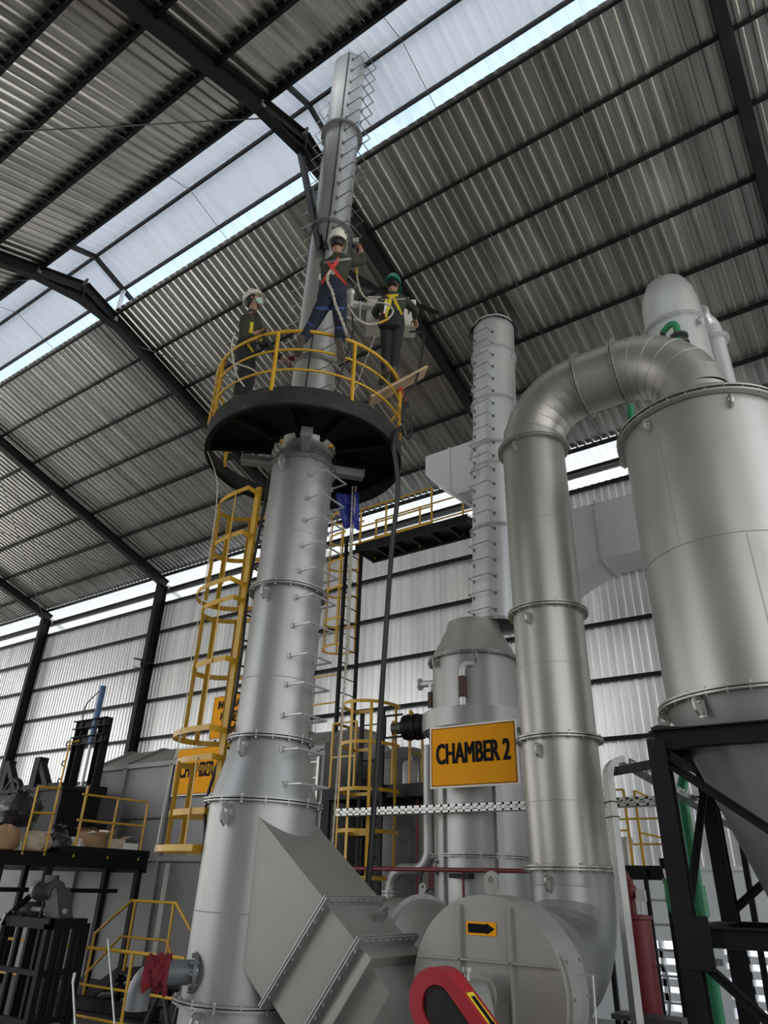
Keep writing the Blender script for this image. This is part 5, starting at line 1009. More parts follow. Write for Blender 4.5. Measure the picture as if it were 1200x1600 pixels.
L1, R1 = atY(118, 1487, Yb_), atY(292, 1488, Yb_); zt = (L1.z + R1.z) / 2
pipe_path(br, [V((L1.x - 0.06, Yb_, 0)), V((L1.x - 0.02, Yb_, zt - 0.06)), V((L1.x + 0.04, Yb_, zt)), V((R1.x - 0.04, Yb_, zt)), V((R1.x + 0.02, Yb_, zt - 0.06)), V((R1.x + 0.04, Yb_, 0))], 0.026)
xm = atY(208, 1488, Yb_).x; pipe_path(br, [(xm, Yb_, 0), (xm, Yb_, zt)], 0.026, 'rail_post')
for z in (zt - 0.5, 0.08): pipe_path(br, [(L1.x - 0.04, Yb_, z), (R1.x + 0.03, Yb_, z)], 0.020)
b2 = thing('floor_barrier', 'yellow pipe barrier seen through the black hoist frame', 'barrier', (-14, 8.4, 0))
p1, p2 = atY(2, 1465, 8.5), atY(117, 1466, 8.5); pipe_path(b2, [V((p1.x, 8.5, p1.z)), V((p2.x, 8.5, p1.z))], 0.026); pq = atY(42, 1466, 8.5)
pipe_path(b2, [(pq.x, 8.5, 0), (pq.x, 8.5, p1.z)], 0.03, 'rail_post'); pipe_path(b2, [(p1.x, 8.5, 0.45), (p2.x, 8.5, 0.45)], 0.02); pipe_path(b2, [(p2.x, 8.5, 0), (p2.x, 8.5, p1.z)], 0.022, 'rail_post')
mb = MB().tube([atY(182, 1600, 7.6) * 1.0, atY(169, 1468, 7.6)], 0.012, 8); q = atY(184, 1620, 7.6); mb = MB().tube([V((q.x, 7.6, 0.02)), atY(169, 1468, 7.75)], 0.014, 8); solo('pole', mb, M['zinc'], 'thin bare grey pole leaning in front of the low yellow barrier', 'pole')
q = atY(117, 1520, 7.5); bt = thing('broom_handle', 'white-capped broom handle standing at the left end of the low yellow barrier', 'broom', (q.x + 0.05, 7.45, 0))
b_ = atY(120, 1610, 7.5); MB().tube([(b_.x, 7.5, 0.05), V((q.x, 7.5, q.z - 0.12))], 0.016, 8).build('shaft', M['zinc'], bt); MB().tube([V((q.x + 0.0, 7.5, q.z - 0.13)), q], 0.022, 10).build('grip', M['signwhite'], bt); MB().span(b_.x - 0.2, b_.x + 0.2, 7.46, 7.54, 0, 0.08).build('head', M['black'], bt)
bh = thing('steel_trestle', 'black and grey steel trestle behind the low yellow barrier', 'trestle', (-9.6, 8.9, 0))
MB().span(-10.6, -8.9, 8.7, 9.05, 0.55, 0.66).build('top', M['black'], bh)
for x in (-10.2, -9.3):
    for s_ in (-1, 1): MB().bar((x, 8.85, 0.56), (x + 0.28 * s_, 8.85, 0), 0.06).build('leg', M['motor'], bh)
bg_ = thing('steel_beams', 'black steel beam lying on the floor below the crossover stair', 'beam', (-11.8, 8.8, 0)) if False else None
solo('steel_beam', MB().ibeam((-12.9, 8.8, 0.14), (-10.3, 8.95, 0.14), 0.14, 0.2, 0.014), M['black'], 'black steel beam lying on the floor behind the low yellow barrier', 'beam')
# bits on the middle platform
jb = thing('water_jug', 'clear plastic jug standing on the small platform behind the yellow cage', 'jug', (-6.85, 10.9, 3.5))
MB().lathe([(0.01, 3.5), (0.13, 3.5), (0.14, 3.55), (0.14, 3.86), (0.10, 3.92), (0.03, 3.95), (0.03, 4.0), (0.01, 4.0)], (-6.83, 10.7, 0), EZ, 24).build('bottle', M['plastic'], jb)
for k, (x, c_) in enumerate(((-6.52, 'black'), (-6.34, 'white'))):
    t = thing('drink_bottle', ('small bottle with dark drink left in it, on the small platform edge', 'small clear empty bottle beside the dark drink, on the small platform edge')[k], 'bottle', (x, 11.15, 3.5))
    MB().lathe([(0.01, 3.5), (0.04, 3.5), (0.042, 3.66), (0.018, 3.74), (0.018, 3.78), (0.01, 3.78)], (x, 11.15, 0), EZ, 16).build('bottle', M['plastic'], t)
    if k == 0: MB().cyl((x, 11.15, 3.505), (x, 11.15, 3.60), 0.036, n=14).build('drink', M['rubber'], t)
    MB().cyl((x, 11.15, 3.78), (x, 11.15, 3.80), 0.021, n=12).build('cap', M['signwhite'], t)

# ================================================================== workers
from mathutils.bvhtree import BVHTree
def solid(name, mb, m, parent, voxel=0.011, smooth=6, fac=0.5):
    """fuse overlapping limbs into one continuous skin"""
    org = ORG[parent.name]; me = bpy.data.meshes.new(name); me.from_pydata([p - org for p in mb.v], [], mb.f); me.update()
    import bmesh
    b = bmesh.new(); b.from_mesh(me); bmesh.ops.recalc_face_normals(b, faces=b.faces); b.to_mesh(me); b.free()
    t = bpy.data.objects.new('tmp', me); COL.objects.link(t)
    r_ = t.modifiers.new('r', 'REMESH'); r_.mode = 'VOXEL'; r_.voxel_size = voxel
    s_ = t.modifiers.new('s', 'SMOOTH'); s_.factor = fac; s_.iterations = smooth
    bpy.context.view_layer.update()
    out = bpy.data.meshes.new_from_object(t.evaluated_get(bpy.context.evaluated_depsgraph_get())); bpy.data.objects.remove(t)
    out.name = name; out.shade_smooth(); out.materials.clear(); out.materials.append(m)
    o = bpy.data.objects.new(name, out); COL.objects.link(o); o.parent = parent; ORG[o.name] = org; return o
def limb(mb, pts, rs, n=14):
    P = [V(p) for p in pts]
    for i in range(len(P) - 1): mb.tube([P[i], P[i].lerp(P[i + 1], 0.5), P[i + 1]], [rs[i], (rs[i] + rs[i + 1]) / 2 * 1.03, rs[i + 1]], n)
    for p, r_ in zip(P, rs): mb.ball(p, r_, 14)
def ell(c, a, b, ra, rb, n=20): return [c + a * (ra * math.cos(2 * math.pi * k / n)) + b * (rb * math.sin(2 * math.pi * k / n)) for k in range(n)]
def torso(mb, pelvis, neck, sh_l, sh_r, hip_l, hip_r, fwd, grow=0.0, top=True):
    up = (neck - pelvis); L = up.length; up = up / L; s1 = (sh_r - sh_l).normalized(); s0 = (hip_r - hip_l).normalized()
    rows = [(-0.10, .150, .105, 0), (0.02, .170, .118, 0), (0.18, .162, .112, 0), (0.36, .148, .102, .008), (0.55, .165, .112, .006), (0.74, .185, .118, 0), (0.88, .180, .105, -.006), (0.97, .120, .078, -.004), (1.04, .066, .062, 0)]
    if not top: rows = rows[:4]
    g = []
    for t_, a, b, off in rows:
        s_ = s0.lerp(s1, max(0, min(1, t_))).normalized(); f_ = (fwd - up * fwd.dot(up)); f_ = (f_ - s_ * f_.dot(s_)).normalized()
        g.append(ell(pelvis + up * (L * t_) - f_ * off, s_, f_, a + grow, b + grow))
    mb.loft(g)
def hand(mb, wrist, d, nrm, side, curl=0.5, spread=0.12, s=1.0):
    d = V(d).normalized(); nrm = V(nrm); nrm = (nrm - d * nrm.dot(d)).normalized(); lat = d.cross(nrm).normalized() * side
    pc_ = wrist + d * 0.045 * s
    mb.loft([ell(wrist + d * (x * s), lat, nrm, w_ * s, h_ * s, 14) for x, w_, h_ in ((-0.01, .024, .019), (.02, .033, .018), (.055, .040, .015), (.085, .041, .013), (.095, .036, .010))])
    for k, (o_, ln) in enumerate(((-.030, .070), (-.010, .080), (.010, .075), (.029, .058))):
        p = wrist + d * (0.088 * s) + lat * (o_ * s); a = 0.15; q = [p]; dirn = (d + lat * (o_ * spread / 0.03)).normalized()
        for j, f_ in enumerate((0.42, 0.32, 0.26)):
            a += curl * (0.55 if j == 0 else 0.8); q.append(q[-1] + (dirn * math.cos(a) - nrm * math.sin(a)) * (ln * f_ * s))
        mb.tube(q, [.0100 * s, .0095 * s, .0088 * s, .0072 * s], 8)
        for w_ in q: mb.ball(w_, .0088 * s, 8)
    p = wrist + d * (0.028 * s) - lat * (.030 * s); q = [p, p - lat * (.028 * s) + d * (.026 * s) - nrm * .008 * s, p - lat * (.036 * s) + d * (.056 * s) - nrm * (.018 + .02 * curl) * s, p - lat * (.028 * s) + d * (.078 * s) - nrm * (.026 + .04 * curl) * s]
    mb.tube(q, [.0135 * s, .012 * s, .0105 * s, .008 * s], 8); mb.ball(q[-1], .0085 * s, 8)
def basis(f, u=(0, 0, 1)):
    f = V(f).normalized(); u = V(u); s_ = f.cross(u).normalized(); return f, s_, s_.cross(f)
def head(mb, c, f, u):
    f, s_, u = basis(f, u); K = 1.06; rows = [(-.125, .030, .028, .050), (-.110, .042, .040, .045), (-.085, .056, .060, .030), (-.05, .066, .078, .012), (-.01, .073, .088, .004), (.03, .076, .094, 0), (.065, .073, .090, -.004), (.095, .058, .072, -.006), (.115, .032, .042, -.006), (.122, .008, .010, -.006)]
    mb.loft([ell(c + u * z + f * o_, s_, f, a, b, 20) for z, a, b, o_ in rows])
    mb.tube([c + f * .086 + u * .022, c + f * .104 - u * .014, c + f * .112 - u * .028, c + f * .092 - u * .036], [.008, .012, .015, .012], 8)   # nose
    mb.tube([c + f * .084 - u * .066 - s_ * .022, c + f * .092 - u * .064, c + f * .084 - u * .066 + s_ * .022], [.006, .010, .006], 8)       # lips
    mb.tube([c + f * .080 + u * .036 - s_ * .045, c + f * .094 + u * .040, c + f * .080 + u * .036 + s_ * .045], [.008, .010, .008], 8)          # brow
    for k in (-1, 1): mb.loft([ell(c + s_ * (k * (.070 + x)) - f * .005 - u * .01, f, u, .018 * q, .032 * q, 10) for x, q in ((0, .7), (.012, 1), (.018, .8))])
def person(name, label, base, J, fwd, hfwd, hup, m_trouser, m_helmet, hands, helmet_kind='climb'):
    t = thing(name, label, 'person', base)
    for k in J: J[k] = V(J[k])
    fwd = V(fwd).normalized()
    mb = MB(); head(mb, J['head'], hfwd, hup); limb(mb, [J['head'] - V(hup).normalized() * 0.06, J['neck'], J['neck'].lerp(J['pelvis'], 0.08)], [.052, .058, .07])
    torso(mb, J['pelvis'], J['neck'], J['sl'], J['sr'], J['hl'], J['hr'], fwd, -0.012)
    for s_ in 'lr':
        limb(mb, [J['s' + s_], J['e' + s_], J['w' + s_]], [.050, .039, .027]); limb(mb, [J['h' + s_], J['k' + s_], J['a' + s_]], [.080, .055, .040]); limb(mb, [J['a' + s_], J['t' + s_]], [.040, .030])
        hd_ = hands[s_]; hand(mb, J['w' + s_], hd_[0], hd_[1], hd_[2], hd_[3])
    solid('body', mb, M['skin'], t, 0.0075, 3)
    mb = MB(); torso(mb, J['pelvis'], J['neck'], J['sl'], J['sr'], J['hl'], J['hr'], fwd, 0.010)
    for s_ in 'lr':
        c = J['cuff_' + s_] if 'cuff_' + s_ in J else J['w' + s_].lerp(J['e' + s_], 0.25)
        limb(mb, [J['s' + s_], J['e' + s_], c], [.072, .056, .046]); limb(mb, [J['s' + s_], J['neck'].lerp(J['pelvis'], 0.08)], [.062, .055])
    shirt = solid('shirt', mb, M['olive'], t, 0.010, 5)
    mb = MB().ring(J['neck'] + V(hup) * 0.01, .052, .064, .045, ax=(J['neck'] - J['pelvis']).normalized(), n=24); mb.build('collar', M['olive'], shirt)
    mb = MB(); torso(mb, J['pelvis'], J['neck'], J['sl'], J['sr'], J['hl'], J['hr'], fwd, 0.014, top=False)
    for s_ in 'lr': limb(mb, [J['h' + s_], J['k' + s_], J['a' + s_].lerp(J['k' + s_], 0.08)], [.100, .074, .062])
    tro = solid('trousers', mb, m_trouser, t, 0.010, 5)
    for s_ in 'lr':
        a, k_, te = J['a' + s_], J['k' + s_], J['t' + s_]; d = (te - a); sh = (k_ - a).normalized(); fd = d.normalized(); heel = a - fd * 0.03 - sh * 0.035
        lat = fd.cross(sh).normalized(); un = lat.cross(fd).normalized(); un = un if un.dot(sh) > 0 else -un
        mb = MB(); mb.loft([ell(a + sh * z - fd * .005, lat, fd, w_, w_ * 1.12, 16) for z, w_ in ((.13, .056), (.08, .053), (.03, .052), (-.02, .05), (-.05, .04))])
        sole0 = a - un * 0.075 - fd * 0.065
        mb.loft([[sole0 + fd * x + lat * (w_ * math.cos(q)) + un * (h_ + h_ * 0.98 * math.sin(q)) for q in [2 * math.pi * i / 16 for i in range(16)]] for x, w_, h_ in ((0, .026, .035), (.02, .037, .045), (.09, .036, .042), (.17, .047, .036), (.22, .046, .030), (.255, .032, .022), (.265, .012, .012))])
        b_ = solid('boot', mb, M['boot'], t, 0.008, 3)
        pr = [(0, .028), (.03, .038), (.09, .033), (.17, .048), (.22, .046), (.258, .028)]
        po = [sole0 + fd * x + lat * w_ for x, w_ in pr] + [sole0 + fd * x - lat * w_ for x, w_ in reversed(pr)]
        MB().prism(po, un * 0.022).build('sole', M['sole'], b_)
    f, s_, u = basis(hfwd, hup); c = J['head'] + u * 0.004; f, s_, u = f * 1.07, s_ * 1.07, u * 1.07
    for k in (-1, 1): MB().ball(c + f * .080 + u * .014 + s_ * (k * .032), .013, 12).build('eye', M['signink'], t)
    mb = MB(); mb.loft([ell(c + u * z - f * o_, s_, f, a, b, 20) for z, a, b, o_ in ((-.075, .058, .050, .040), (-.04, .076, .070, .030), (0, .082, .085, .018), (.05, .083, .098, .006), (.09, .07, .085, .006))]); mb.build('hair', M['hair'], t)
    # helmet shell
    hc_ = c + u * .042; mb = MB(); g = []
    for i in range(9):
        a = math.pi / 2 * i / 8; rr = math.cos(a) ** 0.75; g.append(ell(hc_ + u * (0.125 * math.sin(a)) - f * 0.008, s_, f, max(.004, .103 * rr), max(.004, .132 * rr), 32))
    low = [p - u * (0.018 + (0.030 if (p - hc_).dot(f) < -0.02 else 0.0) * min(1, abs((p - hc_).dot(f)) / .1)) for p in g[0]]
    mb.loft([low] + g); he = mb.build('helmet', m_helmet, t, ang=60)
    br_ = []
    for k in range(13):
        a = math.radians(-75 + 150 * k / 12); d = f * math.cos(a) + s_ * math.sin(a); br_.append((hc_ + f * (.124 * math.cos(a)) + s_ * (.102 * math.sin(a)) - u * .012, d))
    ext = 0.03 if helmet_kind == 'climb' else 0.05
    mb = MB(); po = [p for p, d in br_] + [p + d * (ext * max(0.25, math.cos(math.radians(-75 + 150 * k / 12)))) - u * .012 for k, (p, d) in reversed(list(enumerate(br_)))]
    n2 = len(br_); mb.add(po + [p - u * .006 for p in po], [(k, k + 1, 2 * n2 - 2 - k, 2 * n2 - 1 - k) for k in range(n2 - 1)] + [(2 * n2 + k, 2 * n2 + k + 1, 4 * n2 - 2 - k, 4 * n2 - 1 - k) for k in range(n2 - 1)] + [(n2 + k, n2 + k + 1, 3 * n2 + k + 1, 3 * n2 + k) for k in range(n2 - 1)]); mb.build('brim', m_helmet, he, ang=60)
    if helmet_kind == 'climb':
        for k in (-1, 1):
            for ff, uu in ((-.055, .055), (.055, .060)):
                p = hc_ + f * ff + u * uu; mb = MB(); q = p + s_ * (k * .088); nn = (q - hc_).normalized(); mb.lathe([(.001, .004), (.016, .003), (.018, -.008)], q + nn * 0.006, nn, 3); mb.build('vent', M['hole'], he)
    MB().tube(circ(V((0, 0, 0)), 1, 28) if False else [low[i] * 1.0 for i in range(32)], .005, 6, closed=True).build('rim_trim', m_helmet, he)
    mb = MB()
    for k in (-1, 1): mb.tube(bez([c + s_ * (k * .090) + u * .02 + f * .01, c + s_ * (k * .076) - u * .06 + f * .03, c + s_ * (k * .03) - u * .128 + f * .055], 4), .006, 6)
    mb.tube([c - s_ * .03 - u * .128 + f * .055, c + s_ * .03 - u * .128 + f * .055], .006, 6); mb.build('chin_strap', M['rubber'], he)
    t_bvh = {}
    for nm, o in (('s', shirt), ('t', tro)):
        vs = [v.co + ORG[t.name] for v in o.data.vertices]; t_bvh[nm] = BVHTree.FromPolygons(vs, [list(p.vertices) for p in o.data.polygons])
    return t, t_bvh, shirt, tro, he
def wrap(bvh, pts, inward, off=0.006):
    """drop points onto clothing along inward directions"""
    out = []
    for p, d in zip(pts, inward):
        d = V(d).normalized(); h = bvh.ray_cast(V(p) - d * 0.6, d, 1.2); out.append((h[0] - d * off, -d) if h[0] is not None else (V(p), -d))
    return out
def ribbon(name, pn, wd, m, parent, th=0.004):
    """webbing strip through (point, normal) pairs"""
    P = [p for p, n in pn]; N = [n for p, n in pn]; vs = []
    for i in range(len(P)):
        d = (P[min(i + 1, len(P) - 1)] - P[max(i - 1, 0)]).normalized(); sd = d.cross(N[i]).normalized() * (wd / 2)
        vs += [P[i] - sd, P[i] + sd, P[i] + sd + N[i] * th, P[i] - sd + N[i] * th]
    fs = [(0, 1, 2, 3)] + [(4 * i + a, 4 * i + (a + 1) % 4, 4 * i + 4 + (a + 1) % 4, 4 * i + 4 + a) for i in range(len(P) - 1) for a in range(4)] + [(4 * len(P) - 1, 4 * len(P) - 2, 4 * len(P) - 3, 4 * len(P) - 4)]
    return MB().add(vs, fs).build(name, m, parent)
def seg(a, b, n=10): return [V(a).lerp(V(b), i / n) for i in range(n + 1)]

# ---- middle worker, seen from behind
dB = 6.34
J2 = dict(head=atD(528, 380, 6.22), neck=atD(527, 402, 6.26), sl=atD(508, 414, 6.30), sr=atD(549, 408, 6.26), el=atD(512, 428, 6.58), wl=atD(520, 408, 6.80), er=atD(566, 409, 6.36), wr=atD(564, 391, 6.50),
          pelvis=atD(518, 467, 6.36), hl=atD(508, 471, 6.36), hr=atD(530, 472, 6.34), kl=atD(489, 507, 6.46), kr=atD(532, 512, 6.38), al=atD(472, 532, 6.44), ar=atD(531, 536, 6.36), tl=atD(468, 556, 6.58), tr=atD(537, 563, 6.52), cuff_r=atD(566, 400, 6.42))
f2 = V((-0.66, 0.75, 0))
w2, bv, shirt, tro, he2 = person('person', 'worker in cream helmet and blue jeans with red crossed harness straps, seen from behind', V((-4.45, 4.80, 7.55)), J2, f2, V((-0.45, 0.85, 0.12)), V((0.05, 0.0, 1)), M['navy'], M['helmet'],
    dict(l=(V((-0.2, 0.6, 0.7)), V((0.4, -0.7, 0.3)), -1, 0.5), r=(V((-0.45, 0.35, 0.85)), V((0.55, 0.75, 0.3)), 1, 0.7)))
bk_ = -f2
def on_back(px, py, d=5.9): return atD(px, py, d)
def back_strip(nm, a, b, wd, m, par, key='s', n=12, off=0.006):
    pts = []
    for i in range(n + 1):
        px = a[0] + (b[0] - a[0]) * i / n; py = a[1] + (b[1] - a[1]) * i / n; d = ray(px, py); h = bv[key].ray_cast(EYE, d, 20)
        if h[0] is not None: pts.append((h[0] - d * off, -d))
    return ribbon(nm, pts, wd, m, par) if len(pts) > 2 else None
hs = M['strap_r']
for a, b in (((512, 409), (541, 447)), ((530, 403), (503, 444))): back_strip('harness_strap', a, b, 0.045, hs, w2)
back_strip('reflective_tape', (506, 411), (549, 404), 0.035, M['reflect'], shirt)
back_strip('leg_strap', (488, 482), (543, 482), 0.04, M['strap_b'], w2, 't')
for a, b in (((489, 509), (478, 503)), ((525, 512), (541, 514))): back_strip('knee_strap', a, b, 0.03, M['strap_b'], w2, 't', 6)
dr_ = ray(518, 425); h = bv['s'].ray_cast(EYE, dr_, 20)[0] or atD(518, 425, 6.15); ring_c = h - dr_ * 0.02
MB().tube(arc(ring_c, 0.035, V((0.72, 0.69, 0)), EZ, 0, 360, 14)[:-1], 0.006, 6, closed=True).build('back_ring', M['zinc'], w2)
def twist(name, pts, r_, m, label, cat, n=6):
    """two-strand twisted rope"""
    P = bez(pts, n); mb = MB()
    for k in (0, 1):
        q = []
        for i, p in enumerate(P):
            d = (P[min(i + 1, len(P) - 1)] - P[max(i - 1, 0)]).normalized(); a = d.orthogonal().normalized(); b = d.cross(a); ph = i * 1.1 + math.pi * k; q.append(p + (a * math.cos(ph) + b * math.sin(ph)) * (r_ * 0.55))
        mb.tube(q, r_ * 0.62, 6)
    return solo(name, mb, m, label, cat)
twist('lanyard', [ring_c, atD(513, 428, 6.08), atD(512, 440, 6.1), atD(519, 455, 6.1), atD(524, 475, 6.14), atD(533, 497, 6.2), atD(541, 520, 6.24), atD(540, 527, 6.4)], 0.017, M['rope'], 'twisted pale lanyard rope hanging down the back of the middle worker', 'rope', 8)
dv = thing('handheld_meter', 'grey and black handheld instrument raised in the right hand of the middle worker', 'tool', J2['wr'] + V((0, 0, 0.05)))
dc = atD(556, 379, 6.56); ax = (V((0.8, 0.55, 0.1)).normalized(), V((-0.56, 0.8, 0.1)).normalized(), V((0, -0.1, 1)).normalized())
MB().box(dc, (0.11, 0.05, 0.15), ax).build('body', M['rubber'], dv); MB().box(dc - ax[1] * 0.027 + ax[2] * 0.02, (0.085, 0.006, 0.08), ax).build('screen', M['zinc'], dv); MB().cyl(dc - ax[2] * 0.07, dc - ax[2] * 0.15 + ax[0] * 0.03, 0.022, n=12).build('grip', M['rubber'], dv)
for k in (-1, 0, 1): MB().cyl(dc - ax[1] * 0.026 + ax[0] * (k * 0.03) - ax[2] * 0.045, dc - ax[1] * 0.032 + ax[0] * (k * 0.03) - ax[2] * 0.045, 0.008, n=8).build('button', M['zinc'], dv)

# ---- left worker at the railing
d1 = 6.98
J1 = dict(head=atD(397, 470, d1), neck=atD(394, 491, d1), sr=atD(383, 500, d1 - 0.10), sl=atD(398, 500, d1 + 0.16), er=atD(380, 526, d1 - 0.17), wr=atD(404, 519, d1 - 0.20), el=atD(418, 541, d1 + 0.14), wl=atD(445, 563, d1 + 0.08),
          pelvis=atD(383, 551, d1), hr=atD(381, 556, d1 - 0.08), hl=atD(387, 556, d1 + 0.08))
gz = 7.0
for s_, dd, kx in (('r', d1 - 0.06, 0.0), ('l', d1 + 0.12, 0.05)):
    h_ = J1['h' + s_]; J1['k' + s_] = V((h_.x + 0.02 + kx, h_.y + 0.02, gz + 0.50)); J1['a' + s_] = V((h_.x - 0.02 + kx, h_.y + 0.02, gz + 0.095)); J1['t' + s_] = V((h_.x + 0.14 + kx, h_.y + 0.10, gz + 0.06))
J1['cuff_l'] = atD(437, 557, d1 + 0.09); J1['cuff_r'] = atD(393, 522, d1 - 0.18)
w1, bv, shirt, tro, he1 = person('person', 'worker in cream helmet and pale green face mask holding the yellow railing, facing right', V((-5.3, 4.45, 7.0)), J1, V((0.9, 0.35, 0)), V((0.88, 0.40, 0.22)), V((-0.08, -0.04, 1)), M['darkcloth'], M['helmet'],
    dict(r=(V((0.85, 0.35, 0.25)), V((0.0, -0.2, 1)), 1, 0.75), l=(V((0.75, 0.45, -0.25)), V((0.1, -0.3, 1)), -1, 0.9)))
f, s_, u = basis(V((0.88, 0.40, 0.22)), V((-0.08, -0.04, 1))); hc = J1['head']
mk = MB(); mk.loft([ell(hc + u * z + f * o_, s_, f, a, b, 20) for z, a, b, o_ in ((-.105, .046, .048, .052), (-.08, .060, .068, .042), (-.05, .066, .080, .036), (-.02, .064, .078, .034), (.005, .045, .052, .050))]); mk = mk.build('face_mask', M['mask'], w1)
for k in (-1, 1): MB().tube(bez([hc + f * .05 + s_ * (k * .060) - u * .03, hc + f * .01 + s_ * (k * .080) - u * .005, hc - f * .015 + s_ * (k * .082) + u * .01], 4), .002, 5).build('ear_loop', M['mask'], mk)
for a, b in (((393, 503), (392, 520)), ((369, 515), (371, 524)), ((385, 537), (395, 551)), ((380, 536), (386, 538))): back_strip('harness_strap', a, b, 0.05, M['strap_y'], w1)
back_strip('reflective_tape', (391, 489), (396, 500), 0.02, M['reflect'], shirt)
back_strip('harness_strap', (378, 537), (398, 536), 0.03, M['rubber'], w1)
rd_ = thing('radio', 'black handheld radio with a yellow patch hanging at the left worker chest', 'radio', atD(410, 537, 6.55)); q = atD(410, 533, 6.62); MB().box(q, (0.07, 0.04, 0.15)).build('body', M['rubber'], rd_); MB().cyl(q + V((0.02, 0, 0.07)), q + V((0.02, 0, 0.20)), 0.008, n=8).build('antenna', M['rubber'], rd_); MB().box(q + V((0.0, -0.022, 0)), (0.03, 0.004, 0.03)).build('patch', M['strap_y'], rd_); MB().box(q + V((-0.05, 0.06, 0.02)), (0.10, 0.12, 0.02)).build('clip', M['rubber'], rd_)
tl_ = thing('grip_tool', 'dark hand tool in the lowered hand of the left worker', 'tool', J1['wl']); q = atD(455, 567, d1 + 0.10); MB().cyl(q - EZ * 0.06, q + EZ * 0.05, 0.02, n=10).build('handle', M['rubber'], tl_); MB().box(q + EZ * 0.07, (0.09, 0.04, 0.05)).build('jaw', M['cloth_red'], tl_)
solo('tether', MB().tube(bez([atD(367, 520, 6.72), atD(362, 540, 6.75), atD(366, 572, 6.72), atD(372, 590, 6.7), atD(382, 604, 6.7)], 6), 0.010, 8), M['rope'], 'white tether rope looping from the left worker down to the platform', 'rope')
solo('tether', MB().tube(bez([atD(361, 566, 6.70), atD(375, 570, 6.62), atD(390, 575, 6.60), atD(400, 581, 6.62)], 6), 0.010, 8), M['rope'], 'short white rope running across the left worker thigh', 'rope')

# ---- right worker on the plank
d3 = 7.22
J3 = dict(head=atD(614, 446, d3), neck=atD(614, 462, d3), sl=atD(598, 472, d3), sr=atD(633, 471, d3), el=atD(586, 488, d3 + 0.12), wl=atD(590, 496, d3 + 0.34), er=atD(649, 485, d3 + 0.06), wr=atD(648, 498, d3 + 0.20),
          pelvis=atD(612, 509, d3), hl=atD(605, 512, d3), hr=atD(621, 512, d3), kl=atD(604, 547, d3 + 0.04), kr=atD(617, 548, d3 + 0.04), al=atD(603, 580, d3 - 0.02), ar=atD(615, 579, d3 - 0.02), tl=atD(596, 592, d3 + 0.10), tr=atD(615, 588, d3 + 0.14))
f3 = V((-0.52, 0.85, 0))
w3, bv, shirt, tro, he3 = person('person', 'worker in green helmet and dark trousers with yellow harness, standing on the plank', V((J3['al'].x, J3['al'].y, J3['al'].z - 0.1)), J3, f3, V((-0.35, 0.9, -0.25)), V((0, 0.2, 1)), M['darkcloth'], M['helmetg'],
    dict(l=(V((-0.2, 0.9, 0.3)), V((0, 0, 1)), -1, 0.6), r=(V((-0.3, 0.8, -0.2)), V((0.2, 0.1, 1)), 1, 0.8)), 'plain')
for a, b in (((611, 463), (604, 496)), ((614, 463), (627, 492)), ((604, 463), (622, 462)), ((600, 476), (606, 468))): back_strip('harness_strap', a, b, 0.045, M['strap_y'], w3)
pk = back_strip('shock_pack', (606, 472), (603, 490), 0.07, M['signwhite'], w3); back_strip('pack_end', (603.5, 486), (602.5, 492), 0.075, M['strap_r'], w3)
back_strip('reflective_tape', (594, 468), (634, 467), 0.02, M['reflect'], shirt)
pch = atD(608, 508, 7.0); dq = ray(608, 507); h = bv['t'].ray_cast(EYE, dq, 20)[0] or pch
MB().loft([ell(h - dq * o_ + EZ * z, V((0.85, 0.5, 0)), V((0.5, -0.85, 0)), a, b, 14) for z, a, b, o_ in ((-.07, .08, .03, .0), (-.04, .15, .05, .02), (.04, .16, .06, .02), (.08, .12, .03, .0))]).build('waist_pouch', M['darkcloth'], w3)
solo('lanyard', MB().tube(bez([atD(557, 423, 6.5), atD(559, 440, 6.65), atD(566, 460, 6.8), atD(580, 471, 6.95), atD(600, 474, 6.98), atD(613, 482, 6.98), atD(612, 492, 6.98), atD(600, 501, 6.98), atD(578, 507, 6.95), atD(560, 500, 6.8), atD(546, 482, 6.6), atD(543, 476, 6.5)], 7), 0.013, 8), M['rope'], 'long white lanyard looping between the middle and right workers', 'rope')
sd_ = [atD(607, 498, 6.975), atD(599, 502, 6.97), atD(592, 505, 6.97)]; solo('lanyard_sleeve', MB().tube(sd_, 0.017, 8), M['yellow'], 'orange-yellow sleeve on the white lanyard at the right worker hip', 'sleeve')
q = atD(557, 421, 6.5); solo('rope_hook', MB().tube([atD(556, 418, 6.48), q, atD(557, 427, 6.52)], 0.016, 8), M['strap_y'], 'small yellow rope hook under the raised arm of the middle worker', 'hook')

# plank, control boxes
A3 = atZ(664, 581, 8.06); B3 = atZ(577, 628, 7.42); dpl = (B3 - A3).normalized(); 
foot_c = (J3['al'] + J3['ar']) / 2
solo('plank', MB().box((A3 + B3) / 2, ((B3 - A3).length, 0.24, 0.035), MB().frame(A3, B3)[:3]), M['wood'], 'bare timber plank laid over the yellow railing under the right worker', 'plank')
cb = thing('control_box', 'cream steel control enclosure fixed to the stack behind the right worker', 'cabinet', atD(600, 520, 7.75))
bx = (V((0.55, 0.83, 0)), V((0.83, -0.55, 0)), EZ); cbc = atD(611, 497, 7.72)
wdv = (atD(652, 520, 7.72) - atD(576, 482, 7.72)); hor = V((wdv.x, wdv.y, 0)); hlen = hor.length; hor.normalize(); nrm_ = V((hor.y, -hor.x, 0)); bxx = (hor, nrm_, EZ)
MB().box(cbc, (max(0.55, min(0.75, hlen)), 0.24, 0.52), bxx).build('enclosure', M['cream'], cb)
MB().box(cbc + nrm_ * 0.125, (max(0.55, min(0.75, hlen)) - 0.04, 0.012, 0.48), bxx).build('door', M['cream'], cb)
